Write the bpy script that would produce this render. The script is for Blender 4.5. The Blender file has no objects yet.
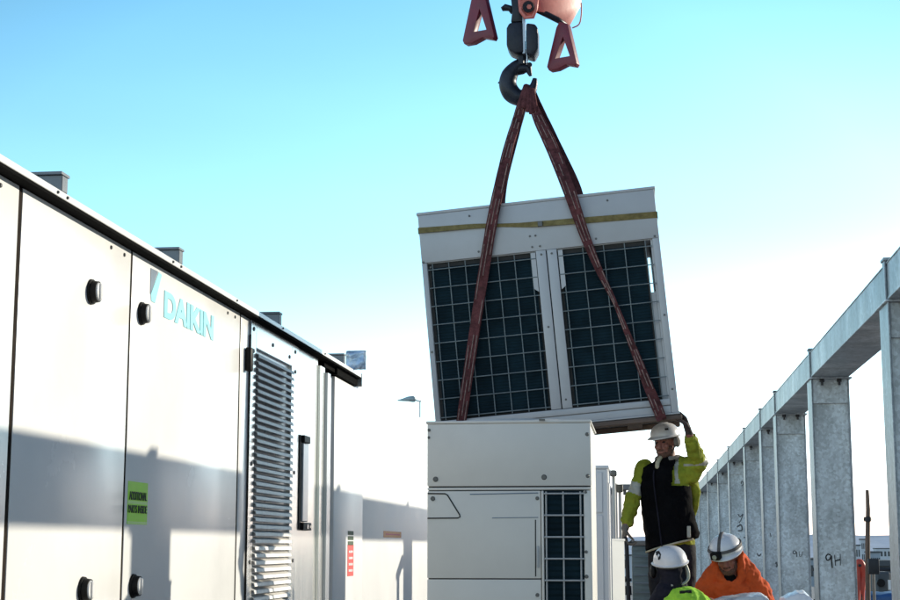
import bpy, bmesh, math, random
from mathutils import Vector, Matrix, Euler, noise
random.seed(7)
R = math.radians
S = bpy.context.scene
COL = S.collection

# ------------------------------------------------------------------ camera
F, CX, CY, EYE = 1550.0, 450.0, 300.0, 1.65
PITCH, YAW = R(9.054), R(7.046)
cam_d = bpy.data.cameras.new('camera')
cam = bpy.data.objects.new('camera', cam_d)
COL.objects.link(cam)
cam.location = (0, 0, EYE)
cam.rotation_euler = (math.pi / 2 + PITCH, 0, YAW)
cam_d.sensor_width = 36
cam_d.lens = 36 * F / 900
cam_d.clip_start = .1
cam_d.clip_end = 20000
S.camera = cam
CM = cam.rotation_euler.to_matrix()

def ray(px, py):
    return CM @ Vector(((px - CX) / F, -(py - CY) / F, -1))
def at(px, py, Y):              # survey point: sight line of the photo cut with the plane y = Y
    d = ray(px, py)
    return Vector((0, 0, EYE)) + d * (Y / d.y)
def atx(px, py, X):
    d = ray(px, py)
    return Vector((0, 0, EYE)) + d * (X / d.x)

# ------------------------------------------------------------------ materials
def mat(name, col, rough=.5, metal=0., var=.08, scale=6., bump=0., bscale=40., spec=.5, streak=None, dirt=0., dirtcol=(.12, .1, .08)):
    m = bpy.data.materials.new(name)
    m.use_nodes = True
    nt = m.node_tree
    N = nt.nodes
    L = nt.links
    b = N['Principled BSDF']
    b.inputs['Roughness'].default_value = rough
    b.inputs['Metallic'].default_value = metal
    b.inputs['Specular IOR Level'].default_value = spec
    tc = N.new('ShaderNodeTexCoord')
    mp = N.new('ShaderNodeMapping')
    if streak:
        mp.inputs['Scale'].default_value = streak
    L.new(tc.outputs['Object'], mp.inputs['Vector'])
    nz = N.new('ShaderNodeTexNoise')
    nz.inputs['Scale'].default_value = scale
    nz.inputs['Detail'].default_value = 6
    nz.inputs['Roughness'].default_value = .6
    L.new(mp.outputs[0], nz.inputs['Vector'])
    cr = N.new('ShaderNodeValToRGB')
    cr.color_ramp.elements[0].position = .3
    cr.color_ramp.elements[1].position = .7
    c = Vector(col)
    cr.color_ramp.elements[0].color = (*[max(0, x * (1 - var)) for x in c], 1)
    cr.color_ramp.elements[1].color = (*[min(1, x * (1 + var)) for x in c], 1)
    L.new(nz.outputs['Fac'], cr.inputs['Fac'])
    out = cr.outputs['Color']
    if dirt > 0:
        n2 = N.new('ShaderNodeTexNoise')
        n2.inputs['Scale'].default_value = scale * .37
        n2.inputs['Detail'].default_value = 8
        n2.inputs['Roughness'].default_value = .7
        L.new(mp.outputs[0], n2.inputs['Vector'])
        r2 = N.new('ShaderNodeValToRGB')
        r2.color_ramp.elements[0].position = .5
        r2.color_ramp.elements[1].position = .78
        r2.color_ramp.elements[0].color = (0, 0, 0, 1)
        r2.color_ramp.elements[1].color = (dirt, dirt, dirt, 1)
        L.new(n2.outputs['Fac'], r2.inputs['Fac'])
        mx = N.new('ShaderNodeMix')
        mx.data_type = 'RGBA'
        L.new(r2.outputs['Color'], mx.inputs[0])
        L.new(out, mx.inputs[6])
        mx.inputs[7].default_value = (*dirtcol, 1)
        out = mx.outputs[2]
    L.new(out, b.inputs['Base Color'])
    rr = N.new('ShaderNodeMapRange')
    rr.inputs['To Min'].default_value = max(0, rough - .08)
    rr.inputs['To Max'].default_value = min(1, rough + .08)
    L.new(nz.outputs['Fac'], rr.inputs['Value'])
    L.new(rr.outputs[0], b.inputs['Roughness'])
    if bump > 0:
        n3 = N.new('ShaderNodeTexNoise')
        n3.inputs['Scale'].default_value = bscale
        n3.inputs['Detail'].default_value = 4
        L.new(mp.outputs[0], n3.inputs['Vector'])
        bp = N.new('ShaderNodeBump')
        bp.inputs['Strength'].default_value = bump
        bp.inputs['Distance'].default_value = .01
        L.new(n3.outputs['Fac'], bp.inputs['Height'])
        L.new(bp.outputs[0], b.inputs['Normal'])
    return m

def galvanized(name, col=(.54, .60, .65)):
    m = mat(name, col, .40, .30, .16, 2.2, .12, 60, streak=(1, 1, .5), dirt=.7, dirtcol=(.78, .80, .80))
    nt = m.node_tree
    N, L = nt.nodes, nt.links
    b = N['Principled BSDF']
    src = b.inputs['Base Color'].links[0].from_socket
    tc = N.new('ShaderNodeTexCoord')
    oi = N.new('ShaderNodeObjectInfo')                 # every member its own spangle and stains
    osc = N.new('ShaderNodeVectorMath')
    osc.operation = 'MULTIPLY_ADD'
    cx = N.new('ShaderNodeCombineXYZ')
    for k_ in range(3):
        L.new(oi.outputs['Random'], cx.inputs[k_])
    L.new(cx.outputs[0], osc.inputs[0])
    osc.inputs[1].default_value = (37, 53, 71)
    L.new(tc.outputs['Object'], osc.inputs[2])
    v = N.new('ShaderNodeTexVoronoi')
    v.inputs['Scale'].default_value = 38
    L.new(osc.outputs[0], v.inputs['Vector'])
    stm = N.new('ShaderNodeMapping')
    stm.inputs['Scale'].default_value = (1.5, 1.5, .55)
    L.new(osc.outputs[0], stm.inputs['Vector'])
    bw = N.new('ShaderNodeSeparateColor')
    L.new(v.outputs['Color'], bw.inputs[0])
    mr = N.new('ShaderNodeMapRange')
    mr.inputs['To Min'].default_value = .8
    mr.inputs['To Max'].default_value = 1.18
    L.new(bw.outputs[0], mr.inputs['Value'])
    n2 = N.new('ShaderNodeTexNoise')
    n2.inputs['Scale'].default_value = 1.9
    n2.inputs['Detail'].default_value = 8
    n2.inputs['Roughness'].default_value = .72
    L.new(stm.outputs[0], n2.inputs['Vector'])
    m2 = N.new('ShaderNodeMapRange')
    m2.inputs['From Min'].default_value = .3
    m2.inputs['From Max'].default_value = .7
    m2.inputs['To Min'].default_value = .5
    m2.inputs['To Max'].default_value = 1.35
    L.new(n2.outputs['Fac'], m2.inputs['Value'])
    mu = N.new('ShaderNodeMath')
    mu.operation = 'MULTIPLY'
    L.new(mr.outputs[0], mu.inputs[0])
    L.new(m2.outputs[0], mu.inputs[1])
    vm = N.new('ShaderNodeVectorMath')
    vm.operation = 'SCALE'
    L.new(src, vm.inputs[0])
    L.new(mu.outputs[0], vm.inputs['Scale'])
    L.new(vm.outputs[0], b.inputs['Base Color'])
    return m

def coilmat(name):
    m = mat(name, (.007, .020, .028), .6, 0, .4, 5, spec=.08)
    nt = m.node_tree
    N, L = nt.nodes, nt.links
    b = N['Principled BSDF']
    tc = N.new('ShaderNodeTexCoord')
    w = N.new('ShaderNodeTexWave')
    w.wave_type = 'BANDS'
    w.bands_direction = 'Z'
    w.inputs['Scale'].default_value = 13
    w.inputs['Distortion'].default_value = .6
    L.new(tc.outputs['Object'], w.inputs['Vector'])
    bp = N.new('ShaderNodeBump')
    bp.inputs['Strength'].default_value = .5
    bp.inputs['Distance'].default_value = .01
    L.new(w.outputs['Fac'], bp.inputs['Height'])
    L.new(bp.outputs[0], b.inputs['Normal'])
    return m

def clothmat(name, col, bump=.5, var=.22, scale=9, rough=.85):
    return mat(name, col, rough, 0, var, scale, bump, 28, spec=.2)

M = {}
M['white'] = mat('white_enamel', (.88, .88, .87), .25, 0, .025, 2., .008, 1.6, spec=.28, dirt=.10, dirtcol=(.5, .47, .4))
M['white2'] = mat('white_enamel_far', (.88, .88, .88), .35, 0, .03, 2., .02, 2)
M['alu'] = mat('brushed_aluminium', (.78, .78, .76), .24, .75, .10, 3, .03, 8, streak=(6, 6, .4))
M['alu_dark'] = mat('grey_anodised_post', (.45, .47, .50), .30, .6, .12, 3, .03, 8, streak=(6, 6, .4))
M['louvre'] = mat('dull_louvre_sheet', (.80, .78, .75), .5, .15, .15, 4, .05, 9)
M['dark'] = mat('black_shade_and_bracket', (.008, .008, .008), .95, 0, .3, 14, spec=.03)
M['black'] = mat('black_plastic', (.008, .008, .009), .5, 0, .3, 14, spec=.15)
M['knobface'] = mat('sunlit_knob_face', (.8, .8, .8), .3, .1, .1, 20)  # pale colour carries the sun's glare on the black knob face
M['seam'] = mat('brown_seam_shadow_gap', (.030, .024, .020), .9, 0, .3, 14, spec=.05)
M['rib'] = mat('grey_roof_rib', (.16, .18, .20), .45, .2, .15, 8)
M['screw'] = mat('zinc_screw', (.12, .12, .12), .4, .6, .1, 50)
M['galv'] = galvanized('galvanised_steel')
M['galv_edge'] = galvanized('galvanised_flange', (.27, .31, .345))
M['bolt'] = mat('dark_bolt', (.06, .06, .065), .45, .7, .2, 30)
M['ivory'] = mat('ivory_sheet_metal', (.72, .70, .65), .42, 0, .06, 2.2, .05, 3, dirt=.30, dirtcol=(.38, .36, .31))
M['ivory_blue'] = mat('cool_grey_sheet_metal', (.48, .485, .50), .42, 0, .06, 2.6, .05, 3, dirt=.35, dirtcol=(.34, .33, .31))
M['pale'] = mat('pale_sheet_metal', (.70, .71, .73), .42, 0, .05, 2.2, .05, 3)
M['gap'] = mat('shadow_joint', (.03, .03, .03), .8, 0, .2, 9)
M['coil'] = coilmat('dark_teal_coil_fins')
M['wire'] = mat('grey_coated_wire', (.40, .42, .43), .45, 0, .1, 20)
M['wire_dark'] = mat('dull_coated_wire', (.17, .20, .21), .5, 0, .25, 12)
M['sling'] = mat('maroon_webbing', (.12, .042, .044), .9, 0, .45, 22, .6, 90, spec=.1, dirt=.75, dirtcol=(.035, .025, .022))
M['sling_dark'] = mat('dark_webbing', (.05, .022, .026), .9, 0, .5, 22, .6, 90, spec=.1, dirt=.7, dirtcol=(.02, .016, .016))  # darker copy of the webbing, for the rear legs
M['thread'] = mat('pale_worn_stitching', (.27, .18, .16), .9, 0, .5, 30, .4, 90, spec=.1)
M['strap'] = mat('yellow_ratchet_webbing', (.22, .175, .075), .85, 0, .3, 18, .4, 90, spec=.1, dirt=.5, dirtcol=(.09, .08, .05))
M['wood'] = mat('brown_skid', (.13, .09, .07), .75, 0, .4, 7, .5, 30, streak=(.4, 4, 4), dirt=.4, dirtcol=(.04, .03, .03))
M['maroon'] = mat('dark_red_painted_steel', (.17, .012, .030), .42, 0, .18, 9, .08, 20, dirt=.3, dirtcol=(.1, .02, .03))
M['salmon'] = mat('sunlit_red_paint', (.72, .20, .16), .45, 0, .12, 9, .08, 20, dirt=.2, dirtcol=(.4, .15, .12))  # lit copy of the block's red; sunlight is put into the colour
M['hook'] = mat('blackened_forged_steel', (.014, .017, .028), .42, .3, .35, 14, .2, 40)
M['chrome'] = mat('bright_steel', (.7, .7, .7), .25, .9, .1, 20)
M['cyan'] = mat('cyan_print', (.38, .86, .94), .35, 0, .03, 5)
M['greyprint'] = mat('grey_blue_print', (.20, .26, .33), .35, 0, .08, 5)
M['green'] = mat('lime_sticker', (.42, .95, .03), .5, 0, .05, 9)
M['green_light'] = mat('pale_lime_sticker', (.62, .98, .30), .5, 0, .05, 9)
M['ink'] = mat('dark_green_ink', (.03, .07, .02), .6, 0, .2, 30)
M['marker'] = mat('black_marker', (.015, .015, .018), .6, 0, .2, 30)
M['marker_faint'] = mat('faded_marker', (.10, .11, .12), .6, 0, .4, 30)
M['red_tag'] = mat('red_sticker', (.75, .06, .05), .5, 0, .2, 40)
M['orange_tag'] = mat('orange_sticker', (1.0, .28, .05), .5, 0, .25, 30)
M['skin'] = mat('skin', (.36, .17, .13), .5, 0, .12, 30, .08, 90)
M['skin_dark'] = mat('ruddy_skin', (.30, .12, .09), .5, 0, .12, 30, .08, 90)
M['beard'] = mat('brown_beard', (.13, .065, .045), .9, 0, .4, 90, .6, 160)
M['hivis'] = clothmat('hi_vis_yellow_cloth', (.27, .30, .03), .7, .35)
M['hivis_green'] = clothmat('hi_vis_green_cloth', (.42, .78, .07), .6, .12)
M['silver'] = mat('reflective_tape', (.40, .40, .35), .45, .1, .12, 15, .2, 60)
M['blackcloth'] = mat('black_cloth', (.005, .005, .006), .9, 0, .4, 9, .4, 28, spec=.05)
M['navy'] = clothmat('dark_navy_cloth', (.016, .016, .026), .6, .4)
M['orangecloth'] = clothmat('orange_cloth', (.66, .10, .025), .6, .18)
M['cream'] = clothmat('cream_hem_cloth', (.50, .45, .32), .4, .2)
M['greycloth'] = clothmat('grey_collar_cloth', (.22, .20, .18), .5, .25)
M['trouser'] = clothmat('charcoal_trousers', (.02, .02, .024), .6, .35)
M['glove'] = mat('dark_work_glove', (.055, .036, .034), .8, 0, .35, 20, .5, 60)
M['glove_grey'] = mat('grey_work_glove', (.20, .17, .14), .8, 0, .4, 24, .5, 60)
M['boot'] = mat('dark_leather_boot', (.05, .035, .025), .6, 0, .3, 20)
M['hat'] = mat('white_hard_hat_shell', (.78, .77, .78), .28, 0, .03, 8, .02, 20, dirt=.15, dirtcol=(.45, .42, .4))
M['hatstrap'] = mat('grey_headlamp_strap', (.10, .09, .085), .8, 0, .3, 30)
M['tag_dark'] = mat('black_patch', (.012, .013, .015), .7, 0, .2, 30)
M['eye'] = mat('dark_eye', (.02, .015, .015), .2, 0, .1, 30)
M['plastic'] = mat('translucent_plastic_film', (.60, .61, .61), .28, 0, .12, 7, .5, 14)
M['plastic_white'] = mat('white_plastic_film', (.80, .80, .82), .3, 0, .08, 7, .5, 14)
M['deck'] = mat('grey_roof_membrane', (.27, .265, .255), .85, 0, .14, .8, .3, 8, dirt=.4, dirtcol=(.2, .19, .18))
M['steel_dark'] = mat('dull_platform_steel', (.20, .21, .22), .5, .4, .2, 4)
M['rust'] = mat('rusty_pole', (.17, .12, .09), .7, .3, .35, 9, .3, 40, streak=(2, 2, .6))
M['polegrey'] = mat('weathered_pole', (.24, .23, .21), .6, .3, .3, 9)
M['rail'] = mat('dark_rail_pipe', (.03, .033, .04), .5, .4, .2, 9)
M['redhose'] = mat('red_hose_rubber', (.62, .09, .06), .45, 0, .2, 9, .1, 30)
M['teal'] = mat('blue_grey_painted_lid', (.13, .19, .215), .4, .2, .35, 7, .2, 12, streak=(.5, 1, 4))
M['blue'] = mat('blue_tarpaulin', (.03, .10, .26), .5, 0, .3, 6, .4, 12)
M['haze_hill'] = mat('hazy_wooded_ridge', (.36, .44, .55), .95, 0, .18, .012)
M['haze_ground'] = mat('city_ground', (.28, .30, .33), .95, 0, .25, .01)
M['wall_pale'] = mat('pale_render_wall', (.50, .54, .58), .8, 0, .12, .2)
M['wall_grey'] = mat('grey_blue_cladding', (.26, .31, .36), .8, 0, .15, .2)
M['wall_dark'] = mat('dark_grey_cladding', (.07, .08, .09), .8, 0, .25, .3)
M['winglass'] = mat('dark_window_glass', (.04, .06, .08), .15, .1, .1, .5)
M['mirror'] = mat('crumpled_foil', (.30, .42, .58), .25, .3, .4, 14, .9, 9, dirt=1.0, dirtcol=(.9, .92, .95))
M['lamp'] = mat('grey_lamp_housing', (.36, .45, .48), .5, .2, .1, 5)
M['lampw'] = mat('white_lamp_pole', (.75, .75, .75), .5, 0, .05, 5)
M['pipe'] = mat('insulated_pipe_white', (.60, .61, .63), .6, 0, .1, 9)

# ------------------------------------------------------------------ mesh helpers
def B():
    return bmesh.new()

def box(bm, lo, hi, bev=0, seg=1):
    lo, hi = Vector(lo), Vector(hi)
    c, s = (lo + hi) / 2, hi - lo
    mtx = Matrix.Translation(c) @ Matrix.Diagonal((*[abs(v) for v in s], 1))
    r = bmesh.ops.create_cube(bm, size=1, matrix=mtx)
    if bev > 0:
        es = list({e for v in r['verts'] for e in v.link_edges})
        bmesh.ops.bevel(bm, geom=es, offset=bev, segments=seg, affect='EDGES', profile=.5)
    return bm

def frame_from(d):
    d = d.normalized()
    h = Vector((0, 0, 1)) if abs(d.z) < .9 else Vector((0, 1, 0))
    a = d.cross(h).normalized()
    return a, a.cross(d).normalized()

def cyl(bm, a, b, r, r2=None, n=16):
    a, b = Vector(a), Vector(b)
    r2 = r if r2 is None else r2
    x, y = frame_from(b - a)
    A = [bm.verts.new(a + (x * math.cos(t) + y * math.sin(t)) * r) for t in [2 * math.pi * i / n for i in range(n)]]
    C = [bm.verts.new(b + (x * math.cos(t) + y * math.sin(t)) * r2) for t in [2 * math.pi * i / n for i in range(n)]]
    for i in range(n):
        j = (i + 1) % n
        bm.faces.new((A[i], C[i], C[j], A[j]))
    bm.faces.new(A)
    bm.faces.new(C[::-1])
    return bm

def tube(bm, pts, rad, n=12, flat=1.0):
    pts = [Vector(p) for p in pts]
    if not isinstance(rad, (list, tuple)):
        rad = [rad] * len(pts)
    rings = []
    x = None
    for i, p in enumerate(pts):
        d = (pts[min(i + 1, len(pts) - 1)] - pts[max(i - 1, 0)]).normalized()
        if x is None:
            x, y = frame_from(d)
        else:
            x = (x - d * x.dot(d)).normalized()
            y = x.cross(d).normalized()
        rings.append([bm.verts.new(p + (x * math.cos(t) * flat + y * math.sin(t)) * rad[i]) for t in [2 * math.pi * k / n for k in range(n)]])
    for r0, r1 in zip(rings, rings[1:]):
        for k in range(n):
            j = (k + 1) % n
            bm.faces.new((r0[k], r1[k], r1[j], r0[j]))
    bm.faces.new(rings[0])
    bm.faces.new(rings[-1][::-1])
    return bm

def spline(pts, k=6):
    pts = [Vector(p) for p in pts]
    P = [pts[0]] + pts + [pts[-1]]
    out = []
    for i in range(1, len(P) - 2):
        for s in range(k):
            t = s / k
            p0, p1, p2, p3 = P[i - 1], P[i], P[i + 1], P[i + 2]
            out.append(.5 * ((2 * p1) + (p2 - p0) * t + (2 * p0 - 5 * p1 + 4 * p2 - p3) * t * t + (3 * p1 - p0 - 3 * p2 + p3) * t ** 3))
    out.append(pts[-1])
    return out

def lerpl(vals, n):
    out = []
    for i in range(n):
        t = i / (n - 1) * (len(vals) - 1)
        k = min(int(t), len(vals) - 2)
        out.append(vals[k] + (vals[k + 1] - vals[k]) * (t - k))
    return out

def plate(bm, outer, hole, off, bev=0):
    """flat polygon (3D points, coplanar) with an optional hole, extruded by vector off"""
    off = Vector(off)
    f0 = set(bm.faces)
    es = []
    for loop in ([outer] + ([hole] if hole else [])):
        vs = [bm.verts.new(p) for p in loop]
        es += [bm.edges.new((vs[i], vs[(i + 1) % len(vs)])) for i in range(len(vs))]
    bmesh.ops.triangle_fill(bm, edges=es, use_beauty=True, use_dissolve=False)
    fs = [f for f in bm.faces if f not in f0]
    r = bmesh.ops.extrude_face_region(bm, geom=fs, use_keep_orig=True)
    vs = [g for g in r['geom'] if isinstance(g, bmesh.types.BMVert)]
    bmesh.ops.translate(bm, verts=vs, vec=off)
    bmesh.ops.recalc_face_normals(bm, faces=[f for f in bm.faces if f not in f0])
    return bm

def ell(bm, c, r, rot=None, seg=20, ring=12):
    mtx = Matrix.Translation(Vector(c)) @ (rot.to_4x4() if rot else Matrix.Identity(4)) @ Matrix.Diagonal((*r, 1))
    bmesh.ops.create_uvsphere(bm, u_segments=seg, v_segments=ring, radius=1, matrix=mtx)
    return bm

def cap(bm, a, b, ra, rb=None):
    rb = ra if rb is None else rb
    cyl(bm, a, b, ra, rb, 14)
    ell(bm, a, (ra,) * 3, seg=14, ring=8)
    ell(bm, b, (rb,) * 3, seg=14, ring=8)

def chain(bm, pts, rad):
    for i in range(len(pts) - 1):
        cap(bm, Vector(pts[i]), Vector(pts[i + 1]), rad[i], rad[i + 1])

def loft(bm, rings, n=24, pw=1.0):
    """rings: (centre, half-width vector, half-depth vector)"""
    L = []
    for c, a, d in rings:
        c, a, d = Vector(c), Vector(a), Vector(d)
        row = []
        for k in range(n):
            t = 2 * math.pi * k / n
            cx, sx = math.cos(t), math.sin(t)
            cx = math.copysign(abs(cx) ** pw, cx)
            sx = math.copysign(abs(sx) ** pw, sx)
            row.append(bm.verts.new(c + a * cx + d * sx))
        L.append(row)
    for r0, r1 in zip(L, L[1:]):
        for k in range(n):
            j = (k + 1) % n
            bm.faces.new((r0[k], r0[j], r1[j], r1[k]))
    bm.faces.new(L[0][::-1])
    bm.faces.new(L[-1])
    return bm

W = {}
def thing(name, label, cat, loc=(0, 0, 0), rot=(0, 0, 0), group=None):
    o = bpy.data.objects.new(name, None)
    o.empty_display_size = .2
    COL.objects.link(o)
    o.location = loc
    o.rotation_euler = rot
    o['label'] = label
    o['category'] = cat
    if group:
        o['group'] = group
    W[o.name] = Matrix.Translation(Vector(loc)) @ Euler(rot).to_matrix().to_4x4()
    return o

def obj(name, bm, m, parent=None, local=False, smooth=False, label=None):
    if isinstance(bm, bpy.types.Mesh):
        me = bm
    else:
        bmesh.ops.recalc_face_normals(bm, faces=bm.faces)
        me = bpy.data.meshes.new(name)
        bm.to_mesh(me)
        bm.free()
    if m is not None:
        for x in (m if isinstance(m, (list, tuple)) else [m]):
            me.materials.append(M[x])
    if smooth:
        me.polygons.foreach_set('use_smooth', [True] * len(me.polygons))
        if smooth != 'all':
            me.set_sharp_from_angle(angle=R(40))
    o = bpy.data.objects.new(name, me)
    COL.objects.link(o)
    if parent:
        o.parent = parent
        if local:
            W[o.name] = W[parent.name].copy()
        else:
            o.matrix_parent_inverse = W[parent.name].inverted()
            W[o.name] = Matrix.Identity(4)
    else:
        W[o.name] = Matrix.Identity(4)
    if label:
        o['label'] = label
    return o

def tag(o, label, cat, group=None):
    o['label'] = label
    o['category'] = cat
    if group:
        o['group'] = group
    return o

def struct(name, bm, m):
    o = obj(name, bm, m)
    o['kind'] = 'structure'
    return o

def dup(root, loc=None, label=None, group=None, skip=()):
    r = root.copy()
    COL.objects.link(r)
    if loc is not None:
        r.location = loc
    if label:
        r['label'] = label
    if group:
        r['group'] = group
    for ch in list(root.children):
        if ch.name.split('.')[0] in skip:
            continue
        c = ch.copy()
        COL.objects.link(c)
        c.parent = r
        c.matrix_parent_inverse = ch.matrix_parent_inverse.copy()
        for g in ch.children:
            d = g.copy()
            COL.objects.link(d)
            d.parent = c
            d.matrix_parent_inverse = g.matrix_parent_inverse.copy()
    return r

def bake(bm, voxel=None, smooth=0, disp=0, dscale=.1, decim=0, subsurf=0, solid=0):
    """run modifiers over a bmesh and give back a plain mesh"""
    bmesh.ops.recalc_face_normals(bm, faces=bm.faces)
    me = bpy.data.meshes.new('tmp')
    bm.to_mesh(me)
    bm.free()
    o = bpy.data.objects.new('tmp', me)
    COL.objects.link(o)
    if voxel:
        md = o.modifiers.new('r', 'REMESH')
        md.mode = 'VOXEL'
        md.voxel_size = voxel
    if subsurf:
        md = o.modifiers.new('s', 'SUBSURF')
        md.levels = md.render_levels = subsurf
    if smooth:
        md = o.modifiers.new('sm', 'SMOOTH')
        md.factor = .5
        md.iterations = smooth
    if disp:
        tx = bpy.data.textures.new('wrinkle', 'CLOUDS')
        tx.noise_scale = dscale
        tx.noise_depth = 3
        md = o.modifiers.new('d', 'DISPLACE')
        md.texture = tx
        md.strength = disp
        md.mid_level = .5
        md.texture_coords = 'LOCAL'
    if solid:
        md = o.modifiers.new('so', 'SOLIDIFY')
        md.thickness = solid
        md.offset = 0
    dg = bpy.context.evaluated_depsgraph_get()
    out = bpy.data.meshes.new_from_object(o.evaluated_get(dg))
    bpy.data.objects.remove(o)
    bpy.data.meshes.remove(me)
    out.materials.clear()
    return out

def text_mesh(s, height, width, ext=.002, bold=0.0):
    cu = bpy.data.curves.new('t', 'FONT')
    cu.body = s
    cu.extrude = ext
    cu.offset = bold
    cu.align_x = 'LEFT'
    o = bpy.data.objects.new('t', cu)
    COL.objects.link(o)
    dg = bpy.context.evaluated_depsgraph_get()
    me = bpy.data.meshes.new_from_object(o.evaluated_get(dg))
    bpy.data.objects.remove(o)
    xs = [v.co.x for v in me.vertices]
    ys = [v.co.y for v in me.vertices]
    sx = width / (max(xs) - min(xs))
    sy = height / (max(ys) - min(ys))
    x0, y0 = min(xs), min(ys)
    for v in me.vertices:
        v.co = Vector(((v.co.x - x0) * sx, (v.co.y - y0) * sy, v.co.z))
    me.materials.clear()
    return me

def text_on_x(s, X, y0, z0, w, h, bold=.02):      # reads along +y on a wall that faces +x
    me = text_mesh(s, h, w, .002, bold)
    me.transform(Matrix(((0, 0, 1, X), (1, 0, 0, y0), (0, 1, 0, z0), (0, 0, 0, 1))))
    return me

# ================================================================== SETTING
bm = B(); box(bm, (-40, -30, -.3), (7, 75, 0))
struct('roof_deck', bm, 'deck')
bm = B(); box(bm, (-6000, -3000, -15), (6000, 9000, -14.5))
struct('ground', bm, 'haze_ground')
# ridge on the horizon
bm = B()
NX = 160
top, bot, back = [], [], []
for i in range(NX + 1):
    x = -2600 + 5200 * i / NX
    h = 18 + 10 * noise.noise(Vector((x * .002, 3.1, 0))) + 3.5 * noise.noise(Vector((x * .02, 9.1, 0))) + 1.6 * noise.noise(Vector((x * .08, 1.1, 0)))
    top.append(bm.verts.new((x, 2400 + 200 * noise.noise(Vector((x * .003, 0, 0))), h)))
    bot.append(bm.verts.new((x, 1900, -14.4)))
    back.append(bm.verts.new((x, 3300, -14.4)))
for i in range(NX):
    bm.faces.new((bot[i], bot[i + 1], top[i + 1], top[i]))
    bm.faces.new((top[i], top[i + 1], back[i + 1], back[i]))
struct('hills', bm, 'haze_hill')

# ================================================================== AIR HANDLING UNIT (left)
FX = -2.60
ahu = thing('air_handling_unit', 'long white rooftop air handling unit with black round latches, louvre panel and logo lettering', 'air handler', (-3.8, 7.5, 0))
bm = B(); box(bm, (-5.0, 1.5, .45), (FX - .035, 12.75, 3.165))
obj('cabinet_body', bm, 'seam', ahu)
bm = B(); box(bm, (-5.0, 1.4, .15), (FX + .01, 12.8, .45)); box(bm, (-5.05, 1.4, .1), (FX + .05, 12.8, .15))
obj('base_frame', bm, 'steel_dark', ahu)

def door(y0, y1, m='white'):
    b = B(); box(b, (FX - .034, y0, .47), (FX, y1, 3.165), .006, 2)
    return obj('door_panel', b, m, ahu, smooth=True)
d0 = door(3.2, 6.150)
d1 = door(6.190, 7.612)
d2 = door(7.642, 9.815)
bm = B(); box(bm, (FX - .034, 9.855, .47), (FX - .002, 10.07, 3.165), .006, 2)
obj('jamb', bm, 'white', ahu, smooth=True)

for y0, y1 in ((6.147, 6.193), (7.609, 7.645), (9.812, 9.858)):
    bm = B(); box(bm, (FX - .033, y0 + .0035, .47), (FX - .004, y1 - .0035, 3.16))
    obj('seam_gasket', bm, 'seam', ahu)
def knob(y, z, par):
    k = B()
    cyl(k, (FX + .0005, y, z), (FX + .012, y, z), .062, .060, 28)
    cyl(k, (FX + .012, y, z), (FX + .040, y, z), .054, .050, 28)
    o = obj('latch_handle', k, 'black', par, smooth=True)
    c = B()
    cyl(c, (FX + .0405, y, z), (FX + .046, y, z), .044, .040, 28)
    box(c, (FX + .046, y - .012, z - .040), (FX + .054, y + .012, z + .040), .004)
    obj('latch_cap', c, 'knobface', o, smooth=True)
knob(7.045, 2.854, d1); knob(7.075, 1.452, d1)
knob(7.80, 2.862, d2); knob(7.80, 1.452, d2)
# jamb latch is a slim flat one
bm = B(); box(bm, (FX, 9.955, 2.80), (FX + .045, 10.02, 2.96), .012, 2)
obj('latch_handle', bm, 'black', ahu, smooth=True)

# logo: grey triangle, cyan slash, lettering
g = [atx(150.5, 268, FX), atx(157.5, 271.5, FX), atx(150, 294, FX)]
bm = B(); plate(bm, [p + Vector((.001, 0, 0)) for p in g], None, (.002, 0, 0))
lg = obj('logo_triangle', bm, 'greyprint', ahu)
g = [atx(158.3, 272, FX), atx(161.5, 275, FX), atx(154.5, 303, FX), atx(151, 301, FX), atx(150.6, 294, FX)]
bm = B(); plate(bm, [p + Vector((.001, 0, 0)) for p in g], None, (.002, 0, 0))
obj('logo_slash', bm, 'cyan', ahu)
p0, p1 = atx(163.5, 317, FX), atx(213, 332, FX)
me = text_on_x('DAIKIN', FX + .002, p0.y, p0.z, p1.y - p0.y, .150, .046)
obj('logo_lettering', me, 'cyan', ahu)

# lime sticker
s0, s1 = 7.675, 7.995
z0, z1 = 1.765, 1.982
bm = B(); box(bm, (FX + .0005, s0, z0), (FX + .002, s1, z1))
st = obj('sticker', bm, 'green', ahu, label='lime green sticker with two lines of dark lettering')
bm = B()
box(bm, (FX + .0021, s0 + .004, 1.868), (FX + .0026, s1 - .004, 1.884))
box(bm, (FX + .0021, s0 + .004, z0 + .002), (FX + .0026, s1 - .004, z0 + .014))
obj('sticker_stripe', bm, 'green_light', st)
obj('sticker_text', text_on_x('ADDITIONAL', FX + .0032, s0 + .02, 1.888, .28, .043, .012), 'ink', st)
obj('sticker_text', text_on_x('PARTS INSIDE', FX + .0032, s0 + .008, 1.822, .300, .040, .010), 'ink', st)

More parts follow.
